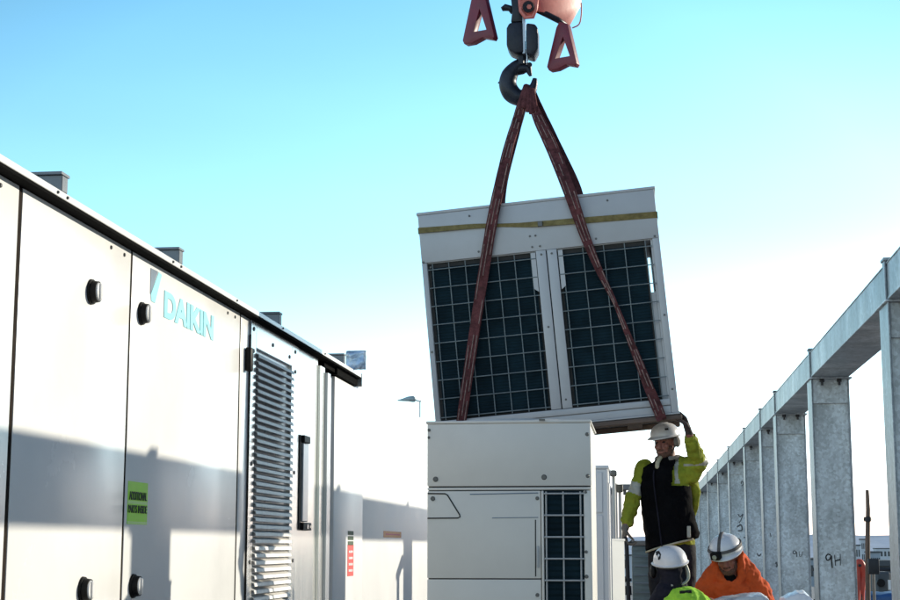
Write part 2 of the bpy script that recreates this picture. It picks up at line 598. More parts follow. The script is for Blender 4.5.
# roof
RX = -2.54
bm = B()
box(bm, (-5.06, 1.4, 3.181), (RX, 13.93, 3.216), .004, 1)
roof = obj('roof', bm, 'white', ahu)
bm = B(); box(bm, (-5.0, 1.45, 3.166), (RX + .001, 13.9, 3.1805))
obj('overhang_shade_strip', bm, 'dark', roof)  # black strip painted in as the shade under the roof overhang
bm = B(); box(bm, (RX - .11, 12.95, 3.105), (RX - .03, 13.9, 3.165)); box(bm, (RX - .10, 12.5, 3.120), (RX - .05, 12.94, 3.164))
obj('roof_bracket', bm, 'dark', roof)
bm = B(); box(bm, (-5.06, 13.935, 3.10), (RX + .004, 13.95, 3.22))
obj('roof_end_flashing', bm, 'rib', roof)
for (px, py) in ((63, 184), (180, 256), (280, 318), (344.5, 358)):
    p = atx(px, py, RX)
    y = p.y
    bm = B()
    box(bm, (-4.9, y, 3.2165), (RX - .004, y + .07, 3.2165 + .075), .004)
    box(bm, (-4.9, y - .015, 3.2165 + .0755), (RX - .002, y + .085, 3.2165 + .088))
    obj('roof_rib', bm, 'rib', roof)
for (px, py) in ((58, 183.5), (67.5, 190), (173, 257), (181, 262.5), (237, 295), (283, 324), (325, 350)):
    p = atx(px, py, RX)
    bm = B(); cyl(bm, (RX + .0005, p.y, 3.198), (RX + .008, p.y, 3.198), .008, .006, 10)
    obj('screw', bm, 'screw', roof)

# door screws close under the roof
for par, ys in ((d0, (5.95,)), (d1, (7.30, 7.50)), (d2, (9.50, 9.68))):
    for y in ys:
        bm = B(); cyl(bm, (FX + .0005, y, 3.12), (FX + .007, y, 3.12), .011, .008, 10)
        obj('screw', bm, 'screw', par)

# louvre panel
LY0, LY1 = 10.10, 11.56
bm = B()
box(bm, (FX - .034, LY0, .47), (FX + .004, 10.24, 3.165), .003)
box(bm, (FX - .034, 11.33, .47), (FX + .004, LY1, 3.165), .003)
box(bm, (FX - .034, 10.2405, 2.99), (FX + .004, 11.3295, 3.165), .003)
lp = obj('louvre_panel', bm, 'alu', ahu)
bm = B()
box(bm, (FX - .034, 10.241, .47), (FX - .022, 11.329, 2.989))
obj('louvre_backing', bm, 'alu_dark', lp)
bm = B()
z = 2.965
while z > .6:
    # each blade: sheet sloping out and down with a turned lip
    ya, yb = 10.245, 11.325
    prof = [(FX - .020, z), (FX + .022, z - .018), (FX + .026, z - .040), (FX + .022, z - .041), (FX + .018, z - .022), (FX - .020, z - .006)]
    A = [bm.verts.new((x, ya, zz)) for x, zz in prof]
    C = [bm.verts.new((x, yb, zz)) for x, zz in prof]
    for i in range(6):
        j = (i + 1) % 6
        bm.faces.new((A[i], A[j], C[j], C[i]))
    bm.faces.new(A[::-1]); bm.faces.new(C)
    z -= .048
obj('louvre_blades', bm, 'louvre', lp)
for (y, z) in ((10.17, 3.11), (10.17, 2.96), (10.72, 3.07), (11.25, 3.05), (11.44, 3.11), (11.45, 2.96), (10.17, 2.2), (10.17, 1.55), (11.46, 2.2), (11.46, 1.55)):
    bm = B(); cyl(bm, (FX + .0045, y, z), (FX + .011, y, z), .016, .012, 10)
    obj('screw', bm, 'screw', lp)
bm = B(); box(bm, (FX - .001, LY0 - .022, .47), (FX + .006, LY0 - .004, 3.06))
obj('trim_strip', bm, 'seam', ahu)

# end door with long pull latch, then corner posts
bm = B(); box(bm, (FX - .034, 11.575, .47), (FX - .002, 12.30, 3.165), .004)
ed = obj('end_door', bm, 'alu', ahu)
bm = B(); box(bm, (FX - .0015, 11.64, 1.785), (FX + .006, 11.70, 2.50), .003)
pl = obj('pull_latch', bm, 'black', ed)
bm = B(); box(bm, (FX - .0015, 11.71, 1.84), (FX + .020, 11.90, 2.44), .006)
obj('latch_channel', bm, 'alu_dark', pl)
for lo_c, hi_c in (((FX - .0015, 11.71, 1.775), (FX + .028, 12.00, 1.835)), ((FX - .0015, 11.71, 2.445), (FX + .028, 11.92, 2.50))):
    bm = B(); box(bm, lo_c, hi_c, .005); obj('latch_end', bm, 'black', pl)
for yy, rr in ((11.84, .018), (11.93, .012)):
    bm = B(); cyl(bm, (FX + .029, yy, 1.805), (FX + .035, yy, 1.805), rr, rr, 12); obj('latch_screw', bm, 'chrome', pl)
bm = B(); box(bm, (FX - .03, 12.31, .47), (FX + .02, 12.48, 3.11), .006, 2)
obj('corner_post', bm, 'alu', ahu)
bm = B(); box(bm, (FX - .03, 12.485, .47), (FX + .045, 12.60, 3.07), .006, 2)
obj('corner_post', bm, 'alu_dark', ahu)
bm = B(); box(bm, (FX - .03, 12.605, .47), (FX + .015, 12.78, 3.06), .006, 2)
obj('corner_post', bm, 'alu_dark', ahu)

# shiny crumpled sheet lying at the roof end
p0, p1 = atx(346, 363, RX - .25), atx(366, 352, RX - .1)
bm = B()
c0 = at(346, 364, 13.6); c1 = at(366, 350.5, 13.6)
nx_, nz_ = 8, 6
vs = [[bm.verts.new((c0.x + (c1.x - c0.x) * i / nx_, 13.6 + .03 * noise.noise(Vector((i * .9, k * .9, 0))), 3.2175 + (c1.z - 3.2175) * k / nz_)) for i in range(nx_ + 1)] for k in range(nz_ + 1)]
for k in range(nz_):
    for i in range(nx_):
        bm.faces.new((vs[k][i], vs[k][i + 1], vs[k + 1][i + 1], vs[k + 1][i]))
tag(obj('foil_sheet', bake(bm, solid=.004), 'mirror', smooth='all'), 'small crumpled blue and white foil sheet on the far end of the cabinet roof', 'foil sheet')

# ================================================================== WHITE CABINETS FARTHER ALONG
cb = thing('service_cabinet', 'white cabinet with red and black vertical sticker just past the grey corner post', 'cabinet', (-3.4, 13.7, 0))
bm = B(); box(bm, (-4.6, 13.02, .12), (-2.60, 14.40, 3.10), .012, 2)
obj('cabinet_body', bm, 'white2', cb, smooth=True)
bm = B(); box(bm, (-4.5, 13.1, 0), (-2.66, 14.3, .12))
obj('plinth', bm, 'steel_dark', cb)
a, b_ = atx(347.5, 545, -2.6), atx(352.5, 576, -2.6)
bm = B(); box(bm, (-2.5995, a.y, b_.z), (-2.5975, b_.y + .03, a.z))
sk = obj('sticker', bm, 'red_tag', cb, label='red vertical sticker')
a2 = atx(347.5, 531, -2.6)
bm = B()
for k in range(3):
    zz = a2.z - k * .045
    box(bm, (-2.5995, a.y + .01, zz - .035), (-2.5975, b_.y + .02, zz))
obj('stamp', bm, 'ink', cb)
bm = B()
for k in range(4):
    zz = a.z - .05 - k * .055
    box(bm, (-2.597, a.y + .05, zz - .02), (-2.596, b_.y - .01, zz))
obj('sticker_text', bm, 'hat', sk)

cb2 = thing('long_cabinet', 'long white equipment cabinet with an orange sticker, left of the grey condenser', 'cabinet', (-3.6, 20, 0))
bm = B(); box(bm, (-4.7, 14.46, .12), (-2.66, 26.0, 3.20), .012, 2)
obj('cabinet_body', bm, 'white2', cb2, smooth=True)
bm = B(); box(bm, (-4.6, 14.6, 0), (-2.72, 25.9, .12))
obj('plinth', bm, 'steel_dark', cb2)
a, b_ = atx(383.5, 531, -2.66), atx(401, 538, -2.66)
bm = B(); box(bm, (-2.6595, a.y, b_.z), (-2.6575, b_.y, a.z))
sk = obj('sticker', bm, 'orange_tag', cb2, label='orange sticker with dark lettering')
bm = B()
box(bm, (-2.657, a.y + .12, b_.z + .025), (-2.6565, b_.y - .12, a.z - .025))
obj('sticker_text', bm, 'red_tag', sk)

# street lamp far behind
Y = 60
lampo = thing('street_lamp', 'distant street lamp whose curved head shows above the white cabinets', 'street lamp', at(420, 402, Y) * Vector((1, 1, 0)) + Vector((0, 0, -14.5)) if False else (at(420, 402, Y).x, Y, -14.5))
bm = B(); tube(bm, [at(397.5, 400.5, Y), at(402, 400, Y), at(408, 399, Y), at(413, 399, Y), at(415.6, 400.3, Y)], [.02, .05, .10, .13, .08], 10)
obj('lamp_head', bm, 'lamp', lampo, smooth='all')
bm = B(); tube(bm, [at(415, 400, Y), at(418, 401, Y), at(420, 401.5, Y)], .03, 8)
obj('arm', bm, 'lampw', lampo)
bm = B(); cyl(bm, (at(420, 401, Y).x, Y, -14.5), at(420, 401, Y), .035, .03, 10); cyl(bm, at(420, 401.6, Y), at(420, 400.8, Y), .07, .07, 10)
obj('pole', bm, 'lampw', lampo)

# ================================================================== CONDENSER IN FRONT
CYF = 6.4
lo = thing('condenser_unit', 'grey condenser unit standing in front with plain upper panel and narrow coil grille', 'condenser', (-.55, 6.74, .58))
X0, X1 = at(427, 500, CYF).x, at(592, 500, CYF).x
ZT, ZB = at(500, 420.5, CYF).z, .64
D = .68
def px_x(px):
    return at(px, 500, CYF).x
def px_z(py):
    return at(500, py, CYF).z
def panel(name, x0, y0, x1, y1, par, m='ivory', d=.010, bev=.004, Y=CYF):
    b = B(); box(b, (px_x(x0), Y, px_z(y1)), (px_x(x1), Y + d, px_z(y0)), bev, 2)
    return obj(name, b, m, par, smooth=True)
bm = B(); box(bm, (X0 + .004, CYF + .02, ZB), (X1 - .004, CYF + D, ZT - .02))
# hollow behind the coil is not needed: the coil sits 20 mm in front of this body
obj('casing', bm, 'ivory', lo)
bm = B(); box(bm, (X0 - .006, CYF - .003, ZT - .012), (X1 + .001, CYF + D + .01, ZT), .005, 2)
obj('top_rim', bm, 'ivory', lo, smooth=True)
bm = B()
c = Vector(((X0 + X1) / 2, CYF + .34, ZT))
cyl(bm, c, c + Vector((0, 0, .015)), .27, .26, 32)
obj('fan_guard', bm, 'wire', lo)
bm = B(); box(bm, (X0 + .006, CYF + .011, ZB), (X1 - .006, CYF + .0195, ZT - .021))
obj('joint_backing', bm, 'gap', lo)
up = panel('upper_panel', 427.2, 423.6, 591.6, 486.2, lo)
panel('cross_rail', 427.2, 487.4, 591.6, 490.2, lo, Y=CYF + .002)
# lower left: access plate with lifting cut-out on its left edge
b = B()
xa, xb = px_x(427.3), px_x(540.5)
za, zb = px_z(491.0), px_z(578.6)
box(b, (xa, CYF, zb), (xb, CYF + .010, za), .004, 2)
lw = obj('service_panel', b, 'ivory', lo, smooth=True)
# embossed outlines (grooves read as fine raised welts)
def welt(pts, par, r=.003, m='gap', Y=CYF - .0005):
    b = B(); tube(b, [Vector((px_x(x), Y, px_z(y))) for x, y in pts], r, 6)
    return obj('pressed_groove', b, m, par)
welt([(427.6, 493.3), (445, 493.6), (447.5, 495), (459.5, 514.5), (460, 516.8), (458, 518), (427.6, 518.2)], lw)
welt([(470, 494.3), (538, 493.2)], lw, .0024, 'greyprint')
welt([(492, 518.0), (538, 517.6)], lw, .0018, 'greyprint')
welt([(535.3, 520), (535.0, 576.5)], lw, .0024)
b = B(); box(b, (px_x(536.2), CYF - .012, px_z(568)), (px_x(538.8), CYF - .0005, px_z(546)), .004, 2)
obj('recess_handle', b, 'wire', lw, smooth=True)
panel('lower_panel', 427.3, 579.6, 540.5, 640, lo)
panel('lower_panel', 427.3, 641, 540.5, 652, lo)
# coil and wire guard
panel('post', 541.2, 491.0, 543.8, 652, lo, Y=CYF - .006, d=.03)
panel('post', 583.6, 491.0, 591.6, 652, lo, Y=CYF - .004, d=.02)
b = B(); box(b, (px_x(544), CYF + .006, px_z(652)), (px_x(583.4), CYF + .0105, px_z(491.2)))
cl = obj('coil', b, 'coil', lo)
b = B()
for x in (546.2, 563.2, 580.5):
    cyl(b, (px_x(x), CYF - .006, px_z(652)), (px_x(x), CYF - .006, px_z(492)), .0036, None, 8)
yy = 494.0
while yy < 650:
    cyl(b, (px_x(544), CYF - .012, px_z(yy)), (px_x(583.6), CYF - .012, px_z(yy)), .0036, None, 8)
    yy += 21.6
obj('wire_guard', b, 'wire', lo, smooth=True)
for (x, y, r) in ((428.8, 429.5, .010), (428.6, 437, .009), (435.5, 479, .017), (544.3, 477.5, .017), (588, 435, .012), (588, 476.5, .012), (432.8, 498.5, .015), (537.3, 498.5, .012), (585.7, 492.5, .009), (585.5, 552, .010), (585.5, 576.5, .012), (536.6, 595, .012)):
    b = B(); c = Vector((px_x(x), CYF - .001 if x < 584 or y < 490 else CYF - .005, px_z(y)))
    cyl(b, c, c + Vector((0, -.004, 0)), r * .667, r * .5, 12)
    obj('screw', b, 'screw', lo)
b = B()
c = Vector((px_x(544), CYF, 0))
box(b, (px_x(540), CYF - .014, ZT - .004), (px_x(546), CYF - .0085, ZT + .004))
obj('lid_clip', b, 'screw', lo)
for x in (X0 + .06, X1 - .16):
    b = B(); box(b, (x, CYF + .05, .58), (x + .1, CYF + D - .05, .64)); obj('foot', b, 'steel_dark', lo)

# row of units behind it
RG = 'pale condenser units in the row behind'
proto = None
for k, (y, zt, lab) in enumerate(((9.2, 2.44, 'narrow pale condenser unit just behind the right edge of the grey one'),)):
    if proto is None:
        proto = thing('condenser_unit', lab, 'condenser', (-.46, y, .58))
        x0, x1 = -.72, at(608.3, 480, y).x
        zt = at(600, 465.5, y).z
        b = B(); box(b, (x0, y, .64), (x1 - .002, y + .62, zt - .0205), .006)
        obj('casing', b, 'pale', proto)
        b = B(); box(b, (x0 - .006, y - .006, zt - .02), (x1 + .004, y + .626, zt), .004)
        obj('top_rim', b, 'pale', proto)
        b = B(); box(b, (x0 + .03, y - .010, .70), (x1 - .035, y - .001, zt - .29), .003)
        obj('front_panel', b, 'pale', proto)
        b = B(); box(b, (x0 + .03, y - .009, zt - .275), (x1 - .035, y - .001, zt - .04), .003)
        obj('front_panel', b, 'pale', proto)
        b = B(); box(b, (x1 - .0015, y + .03, .70), (x1 + .003, y + .59, zt - .1))
        obj('side_panel', b, 'pale', proto)
        for x in (x0 + .04, x1 - .10):
            b = B(); box(b, (x, y + .03, .58), (x + .06, y + .59, .64)); obj('foot', b, 'steel_dark', proto)
    else:
        dup(proto, (-.46 + .008 * k, y, .58), lab, RG)
t = thing('pipe_trunking', 'white pipe trunking beside the steel bar, behind the pale condenser', 'pipe trunking', (-.25, 11, .58))
xa_, xb_ = at(611, 560, 10.6).x, at(624.5, 560, 10.8).x
zt_ = at(615, 541, 10.6).z
ft = [(xa_, 10.60), (xb_, 10.80), (xb_ - .10, 10.90), (xa_ - .10, 10.70)]
b = B(); plate(b, [Vector((x, y, .579)) for x, y in ft], None, (0, 0, zt_ - .579)); obj('trunk', b, 'white', t)
b = B(); plate(b, [Vector((x, y, zt_ + .0005)) for x, y in ((xa_ - .004, 10.592), (xb_ + .006, 10.798), (xb_ - .10, 10.908), (xa_ - .108, 10.70))], None, (0, 0, .014)); obj('cover', b, 'white', t)
# valve brackets on the side of the row
for (px, py, Y, w, h, lab) in ((613.3, 473.5, 12.4, .055, .045, 'small grey junction box higher of the two beside the pale condenser'),
                               (619.6, 488.5, 13.0, .055, .065, 'small grey isolator box lower of the two beside the pale condenser')):
    c = at(px, py, Y)
    t = thing('junction_box', lab, 'junction box', c)
    b = B(); box(b, (c.x - w / 2, Y - .06, c.z - h / 2), (c.x + w / 2, Y + .06, c.z + h / 2), .01, 2)
    obj('box', b, 'polegrey', t, smooth=True)
    b = B(); tube(b, [Vector((c.x, Y + .075, c.z + .03)), Vector((c.x, Y + .075, c.z - .2)), Vector((c.x, Y + .075, .578))], .014, 8)
    obj('conduit', b, 'lampw', t)
t = thing('pipe_riser', 'pair of pale insulated pipes rising beside the pale condenser', 'pipes', (at(616, 560, 13.2).x, 13.2, .578))
for k, (px, p0y) in enumerate(((611.5, 494), (615.5, 490))):
    b = B()
    p = at(px, p0y, 13.2)
    tube(b, spline([Vector((p.x, 13.2, .578)), Vector((p.x, 13.2, p.z - .08)), Vector((p.x, 13.2, p.z))], 5), .017, 10)
    obj('pipe', b, 'pipe', t, smooth='all')

pd = thing('concrete_plinth', 'long concrete plinth under the grey and the pale condenser', 'plinth', (-.6, 12, 0))
b = B(); box(b, (-1.15, CYF - .15, 0), (-.196, 18.2, .578), .02, 2)
obj('block', b, 'deck', pd, smooth=True)
# steel platforms that carry the units
pf = thing('steel_platform', 'raised steel platform carrying the standing worker and the blue grey crate', 'platform', (-.6, 20, 0))
b = B()
box(b, (-.185, 12.052, .70), (.62, 28, .7975))
obj('grating', b, 'steel_dark', pf)
for (x, y) in ((-.1, 12.6), (.5, 12.6), (-.1, 20), (.5, 20), (-.1, 27), (.5, 27)):
    b = B(); box(b, (x - .06, y - .06, 0), (x + .06, y + .06, .699))
    obj('leg', b, 'galv', pf)

# ================================================================== SUSPENDED UNIT
UY = 12.02
TL, TR, BR = at(417.4, 213.3, UY), at(653.6, 186.5, UY), at(678.8, 412.0, UY)
ux = (TR - TL)
UW = ux.length
ang = math.atan2(ux.z, ux.x)
UH = (BR - TR).length
su = thing('condenser_unit', 'condenser unit hanging tilted from the crane with two large coil grilles', 'condenser', (0, 0, 0), (0, -ang, 0))
un = Vector((math.cos(ang), 0, math.sin(ang))); vn = Vector((math.sin(ang), 0, -math.cos(ang)))
base = TL + un * UW / 2 + vn * UH
base.y = UY + .40
su.location = base
W[su.name] = Matrix.Translation(base) @ Euler((0, -ang, 0)).to_matrix().to_4x4()
KU, KV = UW / 548.0, UH / 523.0
def lx(u):
    return u * KU - UW / 2
def lz(v):
    return UH - v * KV
DY0, DY1 = -.40, .40
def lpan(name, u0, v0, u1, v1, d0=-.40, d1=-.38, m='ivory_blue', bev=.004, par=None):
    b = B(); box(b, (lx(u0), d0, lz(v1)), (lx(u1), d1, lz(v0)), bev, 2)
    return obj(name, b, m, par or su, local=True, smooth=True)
def ubox(b, u0, v0, u1, v1, d0, d1, bev=0):
    box(b, (lx(u0), d0, lz(v1)), (lx(u1), d1, lz(v0)), bev)
# body with a through slot beside the right post
b = B()
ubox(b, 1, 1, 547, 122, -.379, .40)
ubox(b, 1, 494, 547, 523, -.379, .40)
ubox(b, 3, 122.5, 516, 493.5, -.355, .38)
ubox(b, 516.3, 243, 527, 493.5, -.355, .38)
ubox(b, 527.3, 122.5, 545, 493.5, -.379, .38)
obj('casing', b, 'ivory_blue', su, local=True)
lpan('top_panel', 0, 6, 548, 120)
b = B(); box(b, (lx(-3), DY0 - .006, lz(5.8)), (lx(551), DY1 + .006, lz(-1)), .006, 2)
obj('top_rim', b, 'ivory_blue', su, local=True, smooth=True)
lpan('post', 0, 120.6, 12, 523, m='ivory_blue')
lpan('post', 532, 120.6, 548, 523, m='ivory_blue')
lpan('post', 265, 120.6, 288, 490, -.404)
lpan('post', 290.5, 120.6, 313, 490, -.404)
b = B(); ubox(b, 288.1, 122, 290.4, 490, -.385, -.375); obj('post_gap', b, 'gap', su, local=True)
for (u0, u1, tip) in ((253, 263.5, 1), (315.5, 326, -1)):
    b = B()
    pts = [(u0, 124), (u1, 124), (u1, 208 + (8 if tip > 0 else 0)), (u0, 208 + (0 if tip > 0 else 8))]
    plate(b, [Vector((lx(u), -.398, lz(v))) for u, v in pts], None, (0, .016, 0))
    obj('corner_guard', b, 'ivory_blue', su, local=True)
lpan('bottom_rail', 12.5, 491, 531.5, 505, -.402)
lpan('bottom_rail', 12.5, 506.5, 531.5, 523, -.396)
lpan('bottom_edge', -2, 523.5, 550, 527, -.408, .40, m='ivory_blue', bev=.002)
for (u0, u1, n) in ((12.4, 264.8, 7), (313.2, 515, 5)):
    b = B(); ubox(b, u0, 121, u1, 490.5, -.364, -.3555)
    obj('coil_border_shade', b, 'gap', su, local=True)  # dark slab behind the coil paints the shade around its border
    b = B(); ubox(b, u0 + 7, 133, u1 - 5, 486, -.372, -.3645)
    coil = obj('coil', b, 'coil', su, local=True)
    b = B()
    for k in range(n):
        u = u0 + 12 + (u1 - u0 - (24 if n == 7 else 12)) * k / (n - 1)
        cyl(b, (lx(u), -.392, lz(489)), (lx(u), -.392, lz(124)), .0042, None, 8)
    for k in range(9):
        v = 138 + 43.2 * k
        cyl(b, (lx(u0 + .5), -.398, lz(v)), (lx((u1 if n == 7 else 530)), -.398, lz(v)), .0042, None, 8)
    obj('wire_guard', b, 'wire_dark', su, local=True, smooth=True)
for (u, v) in ((255, 84), (268, 84), (134, 107), (405, 107), (258, 110), (276, 110), (538, 116), (4, 118), (20, 132), (277, 130), (301, 130), (540, 300), (6, 330), (300, 470), (539, 470), (277, 300), (120, 20), (440, 20)):
    b = B(); c = Vector((lx(u), -.4045 if 264 < u < 314 and v > 120 else -.4005, lz(v)))
    cyl(b, c, c + Vector((0, -.006, 0)), .009, .007, 10)
    obj('screw', b, 'screw', su, local=True)

# skid under it
sm = Matrix.Translation(base) @ Euler((0, -ang, 0)).to_matrix().to_4x4()
sk = thing('lifting_skid', 'brown timber skid strapped beneath the hanging condenser', 'skid', base, (0, -ang, 0))
zs = lz(528)
b = B(); box(b, (-UW / 2 + .02, -.41, zs - .040), (UW / 2 + .02, -.28, zs - .002), .006); obj('runner', b, 'wood', sk, local=True)
b = B(); box(b, (-UW / 2 + .02, .26, zs - .040), (UW / 2 + .02, .40, zs - .002), .006); obj('runner', b, 'wood', sk, local=True)
for x in (-.62, .0, .60):
    b = B(); box(b, (x - .06, -.279, zs - .032), (x + .06, .259, zs - .003), .004); obj('bearer', b, 'wood', sk, local=True)

# yellow ratchet strap round the top panel
def ribbon(b, pts, wid, nrm, thick=.006):
    """flat strap through pts, widths wid, face normals nrm"""
    n = len(pts)
    rows = []
    for i in range(n):
        d = (pts[min(i + 1, n - 1)] - pts[max(i - 1, 0)]).normalized()
        nn = (nrm[i] - d * nrm[i].dot(d)).normalized()
        s = d.cross(nn).normalized() * wid[i] / 2
        t = nn * thick / 2
        rows.append([b.verts.new(p) for p in (pts[i] - s - t, pts[i] + s - t, pts[i] + s + t, pts[i] - s + t)])
    for r0, r1 in zip(rows, rows[1:]):
        for k in range(4):
            j = (k + 1) % 4
            b.faces.new((r0[k], r1[k], r1[j], r0[j]))
    b.faces.new(rows[0]); b.faces.new(rows[-1][::-1])
b = B()
fr = [(-.6, 42), (60, 44), (130, 46.5), (190, 51), (240, 56), (275, 58), (340, 60), (430, 63), (548.6, 67)]
wd = [.046, .046, .040, .026, .036, .046, .050, .048, .050]
P = [Vector((lx(u), -.409, lz(v))) for u, v in fr]
P = spline(P, 4)
wd = lerpl(wd, len(P))
NR = [Vector((0, -1, .3 * math.sin(i * .35))) for i in range(len(P))]
ribbon(b, P, wd, NR, .004)
ribbon(b, [Vector((lx(-1.4), -.405, lz(42))), Vector((lx(-1.4), .41, lz(50)))], [.046] * 2, [Vector((-1, 0, 0))] * 2, .004)
ribbon(b, [Vector((lx(549.4), -.405, lz(67))), Vector((lx(549.4), .41, lz(50)))], [.05] * 2, [Vector((1, 0, 0))] * 2, .004)
ribbon(b, [Vector((lx(-1.4), .411, lz(50))), Vector((lx(549.4), .411, lz(50)))], [.05] * 2, [Vector((0, 1, 0))] * 2, .004)
ys = thing('ratchet_strap', 'dull yellow ratchet strap wrapped across the top panel of the hanging unit', 'strap', base, (0, -ang, 0))
obj('webbing', b, 'strap', ys, local=True)
b = B(); box(b, (lx(276), -.424, lz(65)), (lx(287), -.4115, lz(53)), .003)
obj('buckle', b, 'screw', ys, local=True)

# ---- slings
HY = base.y
hookp = at(527, 95, HY)
def sling(front, fw, back, bw, lab, eye):
    """front/back: lists of (px, py, Y); widths in photo pixels"""
    o = thing('lifting_sling', lab, 'sling', hookp, group='lifting slings on the crane hook')
    k = 12.2 / F
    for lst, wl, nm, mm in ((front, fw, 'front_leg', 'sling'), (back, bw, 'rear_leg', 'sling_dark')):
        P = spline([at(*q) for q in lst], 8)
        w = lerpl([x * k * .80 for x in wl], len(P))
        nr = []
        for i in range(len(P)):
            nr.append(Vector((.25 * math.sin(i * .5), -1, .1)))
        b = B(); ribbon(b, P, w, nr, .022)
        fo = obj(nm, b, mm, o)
        if nm == 'front_leg':           # worn stitching rows along the webbing
            b = B()
            for s in (-.34, .0, .34):
                Q = []
                for i, p in enumerate(P):
                    d = (P[min(i + 1, len(P) - 1)] - P[max(i - 1, 0)]).normalized()
                    side = d.cross(nr[i] - d * nr[i].dot(d)).normalized()
                    Q.append(p + side * w[i] * s + Vector((0, -.013, 0)))
                n = len(Q)
                i = 2
                while i < n - 4:
                    L_ = random.randint(2, 5)
                    if random.random() < .75:
                        seg = Q[i:i + L_ + 1]
                        if len(seg) > 1:
                            tube(b, seg, .0045, 5)
                    i += L_ + 1
            obj('stitching', b, 'thread', fo)
    for q in eye:                                 # folds of the eye bunched in the hook bowl
        b = B(); tube(b, spline([zq(*p) for p in q], 4), .016, 8, flat=1.5)
        obj('sling_eye', b, 'sling', o, smooth='all')
    return o
def zq(x, y, dy):
    return at(455 + x * .18325, y * .18325, HY + dy)
yf = UY - .03
sling([(525, 88, HY - .03), (522, 100, HY - .05), (516, 122, HY - .13), (507, 153, HY - .26), (496.5, 199, yf), (488, 245, yf), (474, 335, yf), (462, 416, yf), (461, 428, yf)],
      [6, 9, 11.5, 12.5, 13.5, 13.5, 13, 12, 12],
      [(528, 88, HY + .03), (523, 106, HY + .08), (515, 135, HY + .22), (502.5, 186, HY + .43), (500, 230, HY + .44)],
      [8, 10, 11, 12, 12], 'left maroon lifting sling running down across the left coil grille',
      [[(352, 600, -.09), (368, 530, -.075), (385, 478, -.03), (390, 470, .03), (392, 520, .08)], [(372, 590, -.095), (384, 530, -.08), (396, 480, -.03), (400, 474, .03), (402, 530, .08)]])
sling([(528, 88, HY - .03), (531, 100, HY - .05), (540, 122, HY - .13), (553, 150, HY - .24), (570, 193, yf), (585, 236, yf), (600, 272, yf), (615, 303, yf), (632, 345, yf), (647, 383, yf), (657, 407, yf), (662, 420, yf)],
      [6, 10, 14.5, 16, 15.5, 12, 8.5, 5, 8, 11.5, 13, 12],
      [(531, 88, HY + .03), (538, 106, HY + .08), (553, 138, HY + .22), (577, 190, HY + .43), (585, 230, HY + .44)],
      [8, 11, 12, 13, 12], 'right maroon lifting sling twisted down across the right coil grille',
      [[(420, 620, -.10), (412, 550, -.085), (408, 488, -.035), (410, 480, .03), (415, 540, .08)], [(440, 610, -.095), (430, 550, -.08), (420, 488, -.03), (422, 480, .03), (428, 540, .08)], [(402, 610, -.095), (400, 550, -.088), (400, 492, -.045), (402, 484, .02), (405, 540, .08)]])

# ---- crane hook block
cr = thing('crane_hook_block', 'crane hook block with red triangular feet and black swivel hook', 'crane hook', hookp)
def Z(x, y):                     # coordinates read off an enlargement of the photo
    return (455 + x * .18325, y * .18325)
def zp(x, y, Y=HY):
    return at(*Z(x, y), Y)
path = [(368, 285), (366, 335), (330, 368), (298, 410), (288, 460), (308, 508), (350, 532), (400, 515), (428, 470), (436, 428)]
k = .18325 * HY / F
b = B()
P = spline([zp(x, y) for x, y in path], 6)
tube(b, P, [r * k for r in lerpl([25, 28, 38, 48, 50, 52, 48, 38, 23, 12], len(P))], 14, flat=1.0)
hk = obj('hook', b, 'hook', cr, smooth='all')
b = B(); tube(b, [zp(262, 425), zp(243, 452), zp(262, 462)], [.01, .016, .012], 8)
obj('hook_lug', b, 'hook', hk, smooth='all')
b = B(); tube(b, [zp(325, 385, HY), zp(372, 375, HY), zp(402, 376, HY - .01), zp(412, 412, HY - .02)], [.045, .046, .034, .014], 12); cyl(b, zp(408, 352, HY - .06), zp(408, 352, HY + .05), .02, None, 12)
obj('latch', b, 'hook', hk, smooth=True)
b = B(); box(b, zp(345, 352, HY - .05), zp(380, 262, HY + .05), .01, 2)
obj('shank', b, 'hook', cr)
b = B(); box(b, zp(384, 345, HY - .02), zp(401, 285, HY + .06), .004)
obj('shank_plate', b, 'chrome', cr)
def outl(lst, Y0, th, name, m, hole=None, tilt=0, x0=0, bev=.006):
    def pt(x, y):
        px = Z(x, y)
        Yy = Y0
        for _ in range(4):
            p = at(*px, Yy)
            Yy = Y0 + tilt * (p.x - x0)
        return at(*px, Yy)
    b = B()
    n = Vector((tilt, -1, 0)).normalized()
    plate(b, [pt(*q) for q in lst], [pt(*q) for q in hole] if hole else None, -n * th)
    es = [e for e in b.edges if e.is_boundary is False and len(e.link_faces) == 2 and e.calc_face_angle(0) > .5]
    bmesh.ops.bevel(b, geom=es, offset=bev, segments=2, affect='EDGES', profile=.5, clamp_overlap=True)
    return obj(name, b, m, cr, smooth=True)
outl([(296, 122), (368, 116), (372, 285), (330, 287), (300, 276), (281, 248), (281, 150)], HY - .10, .20, 'swivel_cheek', 'hook', bev=.016)
outl([(388, 122), (436, 128), (452, 150), (452, 262), (428, 302), (388, 290)], HY - .10, .20, 'swivel_cheek', 'hook', bev=.016)
b = B(); box(b, zp(369, 290, HY - .085), zp(388, 120, HY + .08))
obj('swivel_core', b, 'alu_dark', cr)
b = B(); box(b, zp(382, 225, HY - .095), zp(386, 125, HY - .085)); obj('swivel_highlight_strip', b, 'chrome', cr)  # thin chrome strip drawn as the highlight between the cheeks
outl([(300, -60), (372, -60), (372, 115), (305, 118), (312, 60)], HY - .07, .15, 'swivel_neck', 'hook')
b = B(); tube(b, [zp(255, 50), zp(275, 40), zp(300, 45), zp(318, 62)], [.018, .03, .026, .03], 10)
obj('neck_lug', b, 'hook', cr, smooth='all')
